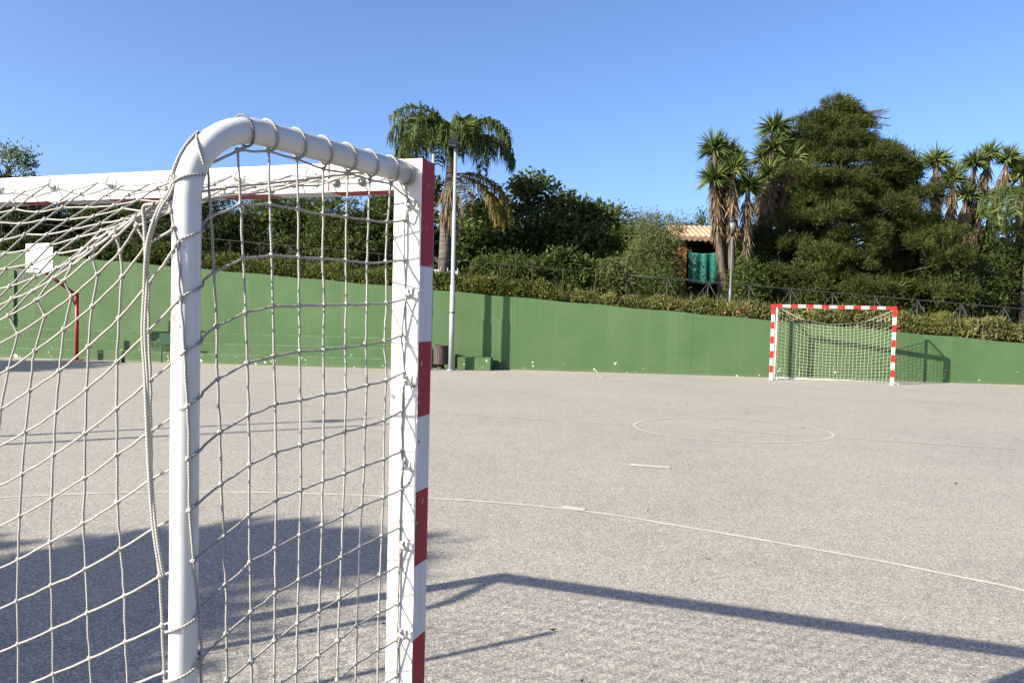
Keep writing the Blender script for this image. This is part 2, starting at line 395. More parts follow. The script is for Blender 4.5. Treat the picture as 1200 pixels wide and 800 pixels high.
def limb_mesh(base, top, r0, blobs, ntw=10, cc=None):
    """Tapered trunk with limbs that reach into the crown."""
    mb = MB(); base = np.array(base, float); top = np.array(top, float)
    t = np.linspace(0, 1, 9)[:, None]
    P = base + (top - base)*t; P[1:-1, :2] += rng.normal(0, 0.05, (7, 2))
    mb.tube(P, r0*(1 - 0.65*t[:, 0]) + 0.01, 9)
    B = np.array(blobs, float)
    for k in range(ntw):
        b = B[k % len(B)]
        e = b[:3] + unit(rng.normal(size=3))*b[3:6]*0.6
        s = P[rng.integers(3, 8)]
        m = (s + e)/2 + np.array([0, 0, 0.12*np.linalg.norm(e - s)])
        c = curve([s, m, e], 8)
        mb.tube(c, np.linspace(r0*0.4, 0.012, len(c)), 5)
    return mb

def tree(name, label, cat, x, y, blobs, leaf, n, trunk=0.12, L=0.12, W=0.06, group=None, **kw):
    """Blobs are (dx, dy, height above the camera's floor level, rx, ry, rz)."""
    reseed(x, y)
    z0 = bank(x, y)
    root = empty(name, (x, y, z0 - 0.05), 0, label, cat, group)
    bl = [(b[0], b[1], b[2] - z0, b[3], b[4], b[5]) for b in blobs]
    topz = max(b[2] + 0.2*b[5] for b in bl)
    ntw = kw.pop('limbs', 12)
    V, F, cc = crown_mesh(bl, n, L, W, **kw)
    limb_mesh((0, 0, 0), (np.mean([b[0] for b in bl])*0.7, 0, topz*0.85), trunk, bl, ntw).build('trunk', MA['bark'], root)
    link('crown', mesh_np(V, F), LEAF[leaf], root)
    return root

# ---------------------------------------------------------------- the setting
def wall_y(x): return 22.75 - 0.075*x
def wall_top(x): return float(np.clip(2.13 - 0.067*x, 0.35, 5.2))
def bank(x, y):
    d = y - wall_y(x) - 0.25
    if d < 0: return 0.0
    return wall_top(x) - 0.07 + 0.10*min(d, 12) + 0.09*max(0, min(d - 12, 60))

def sheet(name, X, Y, zf, m, kind='structure'):
    gx, gy = np.meshgrid(X, Y); Z = np.vectorize(zf)(gx, gy)
    V = np.stack([gx, gy, Z], -1).reshape(-1, 3); nx = len(X)
    i, j = np.meshgrid(np.arange(nx-1), np.arange(len(Y)-1)); a = (j*nx + i).ravel()
    return tag(link(name, mesh_np(V, np.stack([a, a+1, a+nx+1, a+nx], 1), smooth=True), m), kind=kind)

sheet('ground', [-600, 600], [-300, 900], lambda x, y: 0.0, MA['asphalt'])
# planted bank behind the wall, up to a wooded rise
gx = np.r_[np.linspace(-150, -40, 12), np.linspace(-36, 36, 73), np.linspace(40, 150, 12)]
gv = np.r_[0.28, np.linspace(0.6, 14, 28), np.linspace(16, 60, 12), 120, 260]
V = np.array([[(x, wall_y(x) + v, bank(x, wall_y(x) + v) + (0.05*sin(x*2.1)*cos(v*1.7) if v > 1 else 0)) for x in gx] for v in gv]).reshape(-1, 3)
nx = len(gx); a = (np.arange(len(gv)-1)[:, None]*nx + np.arange(nx-1)[None]).ravel()
tag(link('terrain', mesh_np(V, np.stack([a, a+1, a+nx+1, a+nx], 1), smooth=True), MA['soil']), kind='structure')

def flat_line(pts, width, z=0.004):
    P = np.asarray(pts, float); T = np.gradient(P, axis=0); T /= np.linalg.norm(T, axis=1)[:, None]
    N = np.stack([-T[:, 1], T[:, 0]], 1)*width/2
    V = np.concatenate([np.c_[P + N, np.full(len(P), z)], np.c_[P - N, np.full(len(P), z)]]); n = len(P)
    i = np.arange(n-1)
    return V, np.stack([i, i+n, i+n+1, i+1], 1)[:, ::-1]
Vs, Fs, c0 = [], [], 0
def paint(pts, w):
    global c0
    V, F = flat_line(pts, w, 0.004 + 0.0005*len(Vs)); Vs.append(V); Fs.append(F + c0); c0 += len(V)
paint(curve([(-9.0, 1.2), (-7.9, 3.6), (-6.2, 5.5), (-4.3, 6.55), (-2.65, 6.93), (-0.65, 6.88), (0.62, 6.58), (1.47, 6.12), (2.49, 5.48), (2.97, 5.12), (3.35, 4.75), (3.9, 3.6)], 90), 0.042)
th = np.linspace(0, 2*pi, 65)
paint(np.c_[3.35 + 1.46*np.cos(th), 11.66 + 1.2*np.sin(th)*1.0], 0.038)
paint([(-14, 16.3), (-1.24, 12.77), (1.9, 11.88)], 0.045)
paint([(4.8, 11.08), (6.99, 10.42), (14, 8.3)], 0.045)
paint([(3.0, 11.62), (3.5, 11.46), (4.1, 11.2)], 0.05)
paint([(1.36, 8.67), (1.79, 8.55)], 0.10)
paint([(0.47, 6.68), (0.66, 6.60)], 0.10)
paint([(5.05, 14.8), (5.4, 14.7)], 0.07)
paint([(8.3, 16.46), (9.2, 16.5), (10.3, 16.2), (12.5, 15.4)], 0.05)
paint(curve([(5.2, 19.3), (3.54, 19.75), (2.6, 19.9), (2.35, 20.4), (2.65, 21.15), (3.4, 21.6)], 40), 0.05)
paint([(-12.5, 19.0), (-7, 17.4), (-3.2, 16.4)], 0.05)
tag(link('court_markings', mesh_np(np.concatenate(Vs), np.concatenate(Fs)), MA['paint']), kind='structure')

# the green retaining wall, with slightly uneven top edge
mb = MB(); xs = np.linspace(-46, 46, 185)
for x0, x1 in zip(xs[:-1], xs[1:]):
    z0, z1 = wall_top(x0) + 0.012*sin(x0*3.1), wall_top(x1) + 0.012*sin(x1*3.1)
    f = [(x0, wall_y(x0), -0.1), (x1, wall_y(x1), -0.1), (x1, wall_y(x1), z1), (x0, wall_y(x0), z0)]
    b = [(x, y + 0.3, z) for x, y, z in f]
    mb.add(f + b, [(0, 1, 2, 3), (3, 2, 6, 7), (5, 4, 7, 6)])
tag(mb.build('retaining_wall', MA['wall']), 'long green painted wall sloping down to the right behind the court', 'wall')
# three green seating steps along the left of the wall
mb = MB(); nz = MB()
for k, (h, dp) in enumerate(((0.29, 1.15), (0.57, 0.77), (0.85, 0.39))):
    x0, x1 = -15.5, -2.85 + 0.02*k
    y0, y1 = wall_y(x0), wall_y(x1)
    zl = 0.0 if k == 0 else (0.29, 0.57)[k-1] - 0.004
    f = [(x0, y0-dp, zl), (x1, y1-dp, zl), (x1, y1-dp, h), (x0, y0-dp, h)]
    b = [(x0, y0-0.003, zl), (x1, y1-0.003, zl), (x1, y1-0.003, h), (x0, y0-0.003, h)]
    mb.add(f + b, [(0, 1, 2, 3), (3, 2, 6, 7), (1, 5, 6, 2), (0, 3, 7, 4)])
    c_ = np.array([(x0+x1)/2, (y0+y1)/2 - dp + .018, h - .018]); d_ = np.array([(x1-x0)/2 - .02, (y1-y0)/2, 0])
    nz.obox(c_, d_, (0, .021, 0), (0, 0, .021))
steps = mb.build('seating_steps', MA['wall']); nz.build('step_edges', MA['nosing'], steps)
tag(steps, 'three green concrete seating steps at the foot of the wall', 'steps')
# low green block by the floodlight poles
mb = MB(); mb.box(-0.48, 0.48, -0.28, 0.28, 0, 0.36)
o = mb.build('bench_block', MA['wall']); o.location = (-1.05, 22.46, 0.0); o.rotation_euler = (0, 0, -0.075)
bv = o.modifiers.new('edge', 'BEVEL'); bv.width = 0.02; bv.segments = 2
tag(o, 'low green concrete bench block against the wall beside the floodlight poles', 'bench')

# ---------------------------------------------------------------- goals
# local frame: x from -3.16 (far outer side) to 0 (outer side), y = 0 back face, y = 0.08 front face
def banded(mb, axis, cuts, lo, hi, first_band, n_white, n_band, n_red, back_white=True):
    """Square bar split into bands: the back face stays white, the other faces carry the bands."""
    c = sorted(cuts); q = 0.0
    for k in range(len(c)-1):
        col = n_red if k % 2 == first_band else n_band
        a, b = c[k], c[k+1]
        if axis == 'z':
            (x0, x1), (y0, y1) = lo, hi
            R = lambda z: [(x0, y0, z), (x1, y0, z), (x1, y1, z), (x0, y1, z)]
            V = R(a) + R(b)
            mb.add(V, [(0, 1, 5, 4)], n_white)
            mb.add(V, [(1, 2, 6, 5), (2, 3, 7, 6), (3, 0, 4, 7)], col)
            if k == 0: mb.add(R(a), [(3, 2, 1, 0)], col)
            if k == len(c)-2: mb.add(R(b), [(0, 1, 2, 3)], col)
        else:
            (y0, y1), (z0, z1) = lo, hi
            R = lambda x: [(x, y0, z0), (x, y1, z0), (x, y1, z1), (x, y0, z1)]
            V = R(a) + R(b)
            mb.add(V, [(3, 0, 4, 7)], n_white)
            mb.add(V, [(0, 1, 5, 4), (1, 2, 6, 5), (2, 3, 7, 6)], col)

def make_goal(name, label, loc, rz, depth, inset, rt, red, bend=0.17, hooks=True):
    root = empty(name, loc, rz, label, 'goal', 'red and white striped goals on the court')
    mats = [MA['white_flat'], MA['white_band'], red]
    for s in (0, 1):
        mb = MB()
        x0, x1 = ((-0.08, 0.0), (-3.16, -3.08))[s]
        banded(mb, 'z', [0, .2, .4, .6, .8, 1.0, 1.2, 1.4, 1.6, 1.8, 2.08], (x0, x1), (0, .08), 1, 0, 1, 2)
        pm = mb.build('post', mats, root)
        bv = pm.modifiers.new('edge', 'BEVEL'); bv.width = 0.003; bv.segments = 2; bv.limit_method = 'ANGLE'
        if hooks:
            for hz in (1.953, 1.722, 1.494, 1.268, 1.051, 0.813, 0.585, 0.355, 0.13):
                hb = MB(); hx = -0.027 if s == 0 else -3.133
                hb.tube(curve([(hx-0.012, 0.004, hz+0.006), (hx-0.008, -0.014, hz+0.006), (hx+0.004, -0.018, hz+0.002), (hx+0.013, -0.014, hz-0.002), (hx+0.015, -0.012, hz+0.018)], 12), 0.0042, 7)
                hb.box(hx-0.019, hx-0.005, -0.006, 0.001, hz-0.007, hz+0.016)
                hb.build('net_hook', MA['hook'], pm)
    mb = MB()
    cuts = [-3.08, -2.88] + [-2.88 + .2*k for k in range(1, 14)] + [-0.08]
    banded(mb, 'x', cuts, (0.001, .079), (2.0, 2.079), 0, 0, 1, 2)
    bar = mb.build('crossbar', mats, root)
    if hooks:
        for hx in np.arange(-0.345, -3.0, -0.236):
            hb = MB(); z = 2.056
            hb.tube(curve([(hx, 0.003, z-0.012), (hx, -0.014, z-0.014), (hx+0.003, -0.018, z), (hx+0.008, -0.015, z+0.010)], 10), 0.0034, 6)
            hb.box(hx-0.007, hx+0.007, -0.005, 0.002, z-0.024, z-0.006)
            hb.build('net_hook', MA['hook'], bar)
        for s in (0, 1):
            for bx in (-0.259, -0.179):
                x = bx if s == 0 else -3.16 - bx
                bb = MB(); bb.tube([(x, 0.002, 2.025), (x, -0.003, 2.025), (x, -0.0031, 2.025), (x, -0.009, 2.025), (x, -0.0115, 2.025)], [.012, .012, .0095, .0085, .005], 14)
                bb.build('bolt', MA['bolt'], bar)
            x = -0.282 if s == 0 else -3.16 + 0.282
            sb = MB(); sb.box(x-0.0012, x+0.0012, -0.0012, 0.0005, 2.002, 2.078); sb.build('bracket_seam', red, bar)
    tubes = []
    for s in (0, 1):
        sg = 1 if s == 0 else -1; ox = 0 if s == 0 else -3.16
        A = np.array([ox - sg*0.045, -0.001, 2.043]); B = np.array([ox - sg*0.045 - inset, -depth, 2.06]); D = B.copy(); D[2] = 0
        u = (B - A)/np.linalg.norm(B - A)
        ang = np.linspace(0, pi/2, 12)
        arc = [B - u*bend + u*bend*sin(t) + np.array([0, 0, -bend*(1 - cos(t))]) for t in ang]
        P = np.array([A, A + (B-A)*0.25, A + (B-A)*0.45] + arc + [D*0.4 + arc[-1]*0.6, D])
        tb = MB(); tb.tube(P, rt, 20); fr = tb.build('side_frame', MA['white'], root)
        if hooks:
            for k in (3, 5):
                q = arc[k]; m_ = MB(); n_ = np.array([-sg*0.35, -0.93, 0.25]); n_ /= np.linalg.norm(n_)
                m_.tube([q + n_*(rt-0.002), q + n_*(rt+0.002), q + n_*(rt+0.006)], [.0042, .0042, .003], 8); m_.build('screw', MA['rust'], fr)
        tubes.append((A, B, D, u, P))
    gb = MB(); gb.tube([tubes[0][2] + (0, 0, rt*0.9), tubes[1][2] + (0, 0, rt*0.9)], rt*0.85, 12); gb.build('ground_bar', MA['white'], root)
    for s in (0, 1):
        q = tubes[s][2]; f = np.array([q[0], 0.02, 0])
        gb = MB(); gb.tube([q + (0, 0, rt*0.9), f + (0, -0.02, rt*0.9)], rt*0.8, 12); gb.build('ground_bar', MA['white'], root)
    return root, tubes

NET_SIDE = [[[-0.201,-0.565,1.966],[-0.182,-0.498,2.008],[-0.161,-0.424,2.02],[-0.14,-0.349,2.016],[-0.119,-0.275,2.007],[-0.099,-0.202,2.011],[-0.079,-0.131,2.006],[-0.058,-0.06,2.005],[-0.041,0.003,1.978]],[[-0.199,-0.557,1.864],[-0.18,-0.49,1.897],[-0.16,-0.418,1.907],[-0.139,-0.345,1.905],[-0.119,-0.274,1.902],[-0.099,-0.204,1.905],[-0.079,-0.134,1.904],[-0.061,-0.069,1.908],[-0.044,-0.008,1.919]],[[-0.197,-0.548,1.751],[-0.178,-0.482,1.785],[-0.158,-0.413,1.796],[-0.138,-0.342,1.798],[-0.119,-0.274,1.799],[-0.099,-0.204,1.8],[-0.08,-0.136,1.798],[-0.062,-0.073,1.806],[-0.044,-0.007,1.814]],[[-0.195,-0.541,1.641],[-0.176,-0.474,1.67],[-0.157,-0.407,1.685],[-0.137,-0.338,1.688],[-0.117,-0.268,1.69],[-0.098,-0.2,1.693],[-0.079,-0.134,1.696],[-0.061,-0.067,1.7],[-0.041,0.002,1.713]],[[-0.194,-0.538,1.532],[-0.174,-0.47,1.562],[-0.156,-0.403,1.575],[-0.136,-0.335,1.583],[-0.117,-0.268,1.584],[-0.099,-0.202,1.59],[-0.08,-0.137,1.595],[-0.062,-0.072,1.602],[-0.045,-0.012,1.616]],[[-0.192,-0.531,1.421],[-0.173,-0.465,1.45],[-0.154,-0.398,1.467],[-0.135,-0.331,1.472],[-0.116,-0.263,1.479],[-0.097,-0.196,1.483],[-0.078,-0.129,1.492],[-0.059,-0.062,1.501],[-0.041,0.001,1.519]],[[-0.191,-0.528,1.311],[-0.172,-0.461,1.342],[-0.153,-0.395,1.359],[-0.134,-0.328,1.367],[-0.116,-0.263,1.374],[-0.098,-0.198,1.383],[-0.079,-0.134,1.389],[-0.061,-0.067,1.398],[-0.043,-0.004,1.416]],[[-0.189,-0.52,1.2],[-0.172,-0.46,1.233],[-0.153,-0.392,1.252],[-0.134,-0.326,1.262],[-0.116,-0.262,1.273],[-0.097,-0.197,1.279],[-0.079,-0.133,1.289],[-0.06,-0.066,1.296],[-0.042,-0.003,1.31]],[[-0.187,-0.515,1.095],[-0.171,-0.457,1.128],[-0.153,-0.393,1.144],[-0.134,-0.328,1.158],[-0.116,-0.263,1.166],[-0.098,-0.199,1.177],[-0.081,-0.139,1.188],[-0.06,-0.066,1.196],[-0.042,-0.002,1.206]],[[-0.186,-0.512,0.989],[-0.17,-0.453,1.018],[-0.152,-0.392,1.041],[-0.134,-0.328,1.053],[-0.116,-0.265,1.064],[-0.099,-0.203,1.074],[-0.082,-0.144,1.086],[-0.061,-0.07,1.096],[-0.043,-0.004,1.103]],[[-0.186,-0.509,0.887],[-0.169,-0.451,0.907],[-0.152,-0.392,0.932],[-0.135,-0.33,0.951],[-0.117,-0.267,0.961],[-0.1,-0.206,0.971],[-0.083,-0.147,0.985],[-0.062,-0.074,0.994],[-0.043,-0.006,1.0]],[[-0.185,-0.506,0.778],[-0.168,-0.448,0.799],[-0.152,-0.392,0.826],[-0.135,-0.332,0.837],[-0.117,-0.268,0.853],[-0.101,-0.209,0.868],[-0.084,-0.149,0.886],[-0.063,-0.074,0.894],[-0.043,-0.006,0.896]]]
NET_WRAP = [[-0.209,-0.639,1.798],[-0.2,-0.637,1.696],[-0.194,-0.633,1.592],[-0.189,-0.628,1.486],[-0.187,-0.626,1.382],[-0.186,-0.624,1.28],[-0.183,-0.615,1.176],[-0.186,-0.593,1.073],[-0.187,-0.585,0.968]]
NET_BACK = [[[-0.316,-0.635,1.852],[-0.446,-0.559,1.824],[-0.566,-0.511,1.783],[-0.674,-0.49,1.731],[-0.778,-0.474,1.685],[-0.869,-0.474,1.646]],[[-0.313,-0.634,1.837],[-0.436,-0.555,1.794],[-0.553,-0.506,1.747],[-0.655,-0.484,1.696],[-0.759,-0.467,1.648],[-0.848,-0.466,1.603]],[[-0.295,-0.628,1.8],[-0.433,-0.554,1.739],[-0.564,-0.51,1.674],[-0.672,-0.49,1.619],[-0.781,-0.475,1.564],[-0.869,-0.474,1.516]],[[-0.29,-0.626,1.723],[-0.439,-0.556,1.651],[-0.571,-0.513,1.584],[-0.682,-0.493,1.523],[-0.793,-0.479,1.469],[-0.887,-0.48,1.419]],[[-0.289,-0.626,1.63],[-0.442,-0.557,1.557],[-0.576,-0.514,1.487],[-0.689,-0.496,1.425],[-0.803,-0.482,1.369],[-0.895,-0.483,1.324]],[[-0.285,-0.625,1.532],[-0.442,-0.558,1.456],[-0.578,-0.515,1.387],[-0.695,-0.497,1.325],[-0.81,-0.485,1.267],[-0.908,-0.487,1.221]],[[-0.283,-0.624,1.429],[-0.441,-0.557,1.357],[-0.579,-0.515,1.285],[-0.699,-0.499,1.222],[-0.815,-0.487,1.165],[-0.914,-0.49,1.117]],[[-0.281,-0.623,1.333],[-0.439,-0.557,1.254],[-0.581,-0.516,1.182],[-0.701,-0.5,1.119],[-0.819,-0.488,1.059],[-0.921,-0.492,1.011]],[[-0.275,-0.621,1.234],[-0.433,-0.554,1.152],[-0.576,-0.514,1.077],[-0.699,-0.499,1.017],[-0.821,-0.489,0.958],[-0.925,-0.493,0.909]],[[-0.265,-0.618,1.135],[-0.423,-0.551,1.05],[-0.571,-0.513,0.976],[-0.696,-0.498,0.912],[-0.819,-0.488,0.852],[-0.925,-0.493,0.802]],[[-0.259,-0.616,1.035],[-0.421,-0.55,0.948],[-0.566,-0.511,0.87],[-0.694,-0.497,0.805],[-0.819,-0.488,0.742],[-0.925,-0.493,0.691]]]
NET_CORNER = [-0.238,-0.631,1.897]
NET_CORD = [[-0.223,-0.629,1.935],[-0.237,-0.634,1.897],[-0.254,-0.64,1.868],[-0.27,-0.646,1.818],[-0.276,-0.648,1.773],[-0.278,-0.649,1.71],[-0.281,-0.65,1.626],[-0.276,-0.648,1.542],[-0.272,-0.646,1.438],[-0.266,-0.645,1.339],[-0.259,-0.642,1.246],[-0.249,-0.639,1.178],[-0.243,-0.636,1.145]]


SHEAR = 0.277      # both bent tubes lean the same way
def mirror(P): Q = np.array(P, float); Q[..., 0] = -3.16 - Q[..., 0] + 2*SHEAR*Q[..., 1]; return Q

def net_mesh_lines(rp, grid, r, knot=True, skip_first_col=False, rows=True, cols=True, sag=0.0015, r0=0):
    n, m = grid.shape[:2]
    for i in range(n):
        for j in range(m):
            if rows and j < m-1 and np.linalg.norm(grid[i, j]-grid[i, j+1]) > 1e-3: rp.strand(grid[i, j], grid[i, j+1], r, sag)
            if cols and i < n-1 and not (skip_first_col and j == 0) and np.linalg.norm(grid[i, j]-grid[i+1, j]) > 1e-3: rp.strand(grid[i, j], grid[i+1, j], r)
            if knot and i >= r0: rp.knot(grid[i, j], r*2.25)

# ---- near goal: the knots hang as they were seen, down to the ground
near, tubes = make_goal('near_goal', 'large white backed goal close by, its bent white tube and slack rope net nearest', (-0.246, 2.041, 0), -0.336, 0.608, 0.1685, 0.0275, MA['red_band'])
near.name = 'striped_goal'; near_tubes = tubes
ROPE = 0.0026
side = np.array(NET_SIDE)
while side[-1, :, 2].max() > 0.12:
    q = side[-1].copy(); q[:, 2] -= 0.098; side = np.concatenate([side, q[None]])
side[:, :, 2] = np.maximum(side[:, :, 2], 0.008)
wrap = [list(p) for p in NET_WRAP]
while wrap[-1][2] > 0.12: wrap.append([wrap[-1][0], wrap[-1][1], wrap[-1][2] - 0.1])
wrap = np.array(wrap)
Gc = np.array(NET_CORNER)
def back_half():
    Lb = np.array(NET_BACK)                     # rows 0..10, columns 1..6
    rows = []
    for i in range(11):
        first = Gc if i == 0 else (Gc + (wrap[0] - Gc)*i/3 if i < 3 else wrap[i-3])
        row = [first] + [Lb[i, j] for j in range(6)]
        sl = min(0.055, max(0.0, (Lb[i, 4, 2] - Lb[i, 5, 2])))
        x, y, z = row[-1]
        for k in range(1, 10):
            x -= 0.088
            z -= sl*max(0, 1 - k/7); y += 0.004
            row.append(np.array([x + rng.normal(0, .004), y + rng.normal(0, .006), z + rng.normal(0, .004)]))
        row[-1][0] = -1.58 + SHEAR*row[-1][1]
        rows.append(np.array(row))
    while rows[-1][1:, 2].max() > 0.10:
        q = rows[-1].copy(); q[:, 2] -= 0.1; q[:, 1] += 0.006
        k = len(rows) - 3
        q[0] = wrap[min(k, len(wrap)-1)]; rows.append(q)
    low = np.array(rows); low[:, :, 2] = np.maximum(low[:, :, 2], 0.006 + 0.004*rng.random(low.shape[:2]))
    top = []
    n = low.shape[1]
    for j in range(n):
        x0 = -0.09 - 1.49*j/15
        a = np.array([x0, -0.018, 2.040 + 0.012*cos((x0 + 0.345)/0.236*2*pi)]); b = low[0, j]
        col = []
        for i in range(9):
            t = i/9
            p = a + (b - a)*t
            p[2] += 0.050*min(1, j/6)*sin(pi*t**1.15)
            p += rng.normal(0, 0.0025, 3) if i else 0
            col.append(p)
        top.append(col)
    top = np.array(top).transpose(1, 0, 2)       # rows from the crossbar back; the last ones are gathered at the tied corner
    f = np.array([0.02, 0.20, 0.33, 0.48, 0.66, 0.83, 1.0])
    for i in range(4, 9):
        w_ = (0.0, 0.55, 0.9, 1.0, 1.0)[i-4] if i < 9 else 1.0
        for j in range(7):
            fan = Gc + (top[i, 6] - Gc)*f[j] + rng.normal(0, .003, 3)
            top[i, j] = top[i, j]*(1 - w_) + fan*w_
    return np.concatenate([top, low])
B1 = back_half(); B2 = mirror(back_half())[:, ::-1]
back = np.concatenate([B1, B2[:, 1:]], 1)
rp = Ropes(8)
net_mesh_lines(rp, back[:, :17], ROPE, r0=1)
rp.build('back_net', MA['rope'], near)
rp = Ropes(6)
net_mesh_lines(rp, back[:, 16:], ROPE, knot=False)
rp.build('back_net', MA['rope'], near)
Rt = 0.0275
for s in (0, 1):
    rp = Ropes(8 if s == 0 else 6)
    mm = (lambda p: np.array(p, float)) if s == 0 else mirror
    net_mesh_lines(rp, mm(side), ROPE, knot=(s == 0))
    for k in range(len(wrap)):                   # strands that pass round the tube to the side net
        if k + 1 < len(side):
            a, b = wrap[k], side[k+1, 0]
            cen = np.array([-0.2135, -0.608, 0])
            P = []
            for t in np.linspace(0, 1, 7):
                q = a + (b - a)*t; dxy = q[:2] - cen[:2]; dd = np.linalg.norm(dxy)
                if dd < Rt + 0.004: q[:2] = cen[:2] + dxy/dd*(Rt + 0.004)
                P.append(q)
            rp.rope(mm(P), ROPE)
    A, Bq, D, u, P = tubes[s]
    # loops round the level part of the tube, one above each upright strand
    for c in range(side.shape[1]):
        q = mm(side[0, c]); f = np.clip(((q - A)[:2] @ u[:2]), 0.01, 0.50)
        cen = A + u*f; n1 = np.array([-u[1], u[0], 0]); n1 /= np.linalg.norm(n1)
        if f > np.linalg.norm((Bq-A)[:2]) - 0.17:
            d = f - (np.linalg.norm((Bq-A)[:2]) - 0.17); cen[2] -= 0.17 - math.sqrt(max(0, 0.0289 - d*d))
        th = np.linspace(-0.5*pi, 1.5*pi, 25)
        ring = cen + (Rt + 0.0035)*(np.cos(th)[:, None]*n1 + np.sin(th)[:, None]*np.array([0, 0, 1.0])) + u*(0.010*np.sin(th))[:, None]
        rp.rope(ring, ROPE*0.95)
        rp.strand(ring[0], q, ROPE)
    # lacing to the hooks of the post
    hk = (1.953, 1.722, 1.494, 1.268, 1.051, 0.813, 0.585, 0.355, 0.13)
    for h in hk:
        z = side[:, -1, 2]; k = int(np.argmin(abs(z - h)))
        rp.rope(mm(curve([side[k, -1], (-0.034, -0.016, h + 0.004), (-0.027, -0.021, h)], 8)), ROPE)
        if k+1 < len(side): rp.rope(mm(curve([(-0.027, -0.021, h), (-0.034, -0.018, h - 0.03), side[k+1, -1]], 8)), ROPE)
    # rope wound round the bend of the tube at the gathered corner
    G = Gc
    A0, B0, _, u0, P0 = near_tubes[0]
    c0 = B0 - u0*0.17 + np.array((0, 0, -0.17)); nr = np.array((-u0[1], u0[0], 0)); nr *= np.sign(nr[0])
    def on_bend(a, b, lift=0.0032):              # a: angle round the bend (0 = level, pi/2 = upright), b: angle round the tube
        o = np.array((u0[0]*sin(a), u0[1]*sin(a), cos(a))); return c0 + o*0.17 + (Rt + lift)*(cos(b)*o + sin(b)*nr)
    for (a0, a1, b0, b1) in ((1.45, 1.22, -.75, 2.0), (1.45, .80, -.95, -.25), (1.40, .78, -.80, -.15), (.80, 1.12, -.25, 1.55), (1.55, 1.25, -.6, -1.3)):
        rp.rope(mm([on_bend(a0 + (a1 - a0)*t, b0 + (b1 - b0)*t, .003 + .003*(a0 == 1.40)) for t in np.linspace(0, 1, 14)]), ROPE)
    for k in range(7):
        rp.knot(mm(G + rng.normal(0, 0.006, 3)), ROPE*2.2)
    # shoelace shadows on post come from these strands; one strand down the post
    rp.build('side_net', MA['rope'], near)
    rp = Ropes(9)
    cord = curve(NET_CORD, 60)
    rp.rope(mm(cord), 0.0036)
    rp.rope(mm(cord + np.array([0.0045, -0.004, 0])*np.sin(np.linspace(0, 5*pi, len(cord)))[:, None] + np.array([0.004, 0.002, 0])), 0.0031)
    rp.rope(mm(curve([NET_CORD[4], np.array(NET_CORD[3]) + (-0.016, 0.004, 0.02), np.array(NET_CORD[3]) + (-0.018, 0.004, 0.055), np.array(NET_CORD[2]) + (-0.01, 0.0, 0.01)], 16)), 0.0036)
    for z in (0.0, -0.1):                        # turns taken round the tube low down
        th = np.linspace(-pi*1.1, pi*0.6, 22); cen = np.array([-0.2135, -0.608, 1.052 + z])
        ring = cen + (Rt + 0.005)*np.c_[np.cos(th), np.sin(th), 0*th] + np.c_[0*th, 0*th, np.linspace(-0.035, 0.03, 22)]
        rp.rope(mm(ring), ROPE*1.1)
    rp.build('lacing_cord', MA['rope'], near)

# ---- far goal
SHEAR = 0.16/0.55
FX, FY, FT = 10.19, 20.58, 0.23
fl = (FX - 3.16*cos(FT) + 0.08*sin(FT), FY + 3.16*sin(FT) + 0.08*cos(FT), 0)
far, tubes = make_goal('striped_goal', 'smaller looking goal standing far off in front of the green wall', fl, pi - FT, 0.55, 0.16, 0.026, MA['red_bright'], bend=0.12, hooks=False)
rp = Ropes(5); r = 0.0040
A, Bq, D, u, P = tubes[0]
nj, ni = 31, 20
grid = np.zeros((ni, nj, 3))
for j in range(nj):
    x = -0.10 - (2.96)*j/(nj-1); e = abs(j/(nj-1)*2 - 1)
    zt = 1.98 - 0.42*(1 - e**2.2)
    for i in range(ni):
        t = i/(ni-1)
        grid[i, j] = (x - .145 + rng.normal(0, .006), -0.50 + 0.05*(1-e) + 0.10*sin(pi*t)*(1-e) + rng.normal(0, .008), zt*(1-t) + 0.01 + rng.normal(0, .006))
net_mesh_lines(rp, grid, r, knot=False)
for q in (0, 1): rp.rope(grid[0] + (0, 0.004*q, 0.012*q), r*1.4)
rp.build('back_net', MA['rope_far'], far)
for s in (0, 1):
    mm = (lambda p: np.array(p, float)) if s == 0 else mirror
    rp = Ropes(5)
    g = np.zeros((20, 6, 3))
    for i in range(20):
        for j in range(6):
            g[i, j] = (-0.05 - 0.029*j + rng.normal(0, .006), -0.01 - 0.098*j, (1.99 - 0.012*j)*(1 - i/19) + 0.01 + rng.normal(0, .005))
    net_mesh_lines(rp, mm(g), r, knot=False)
    rp.build('side_net', MA['rope_far'], far)

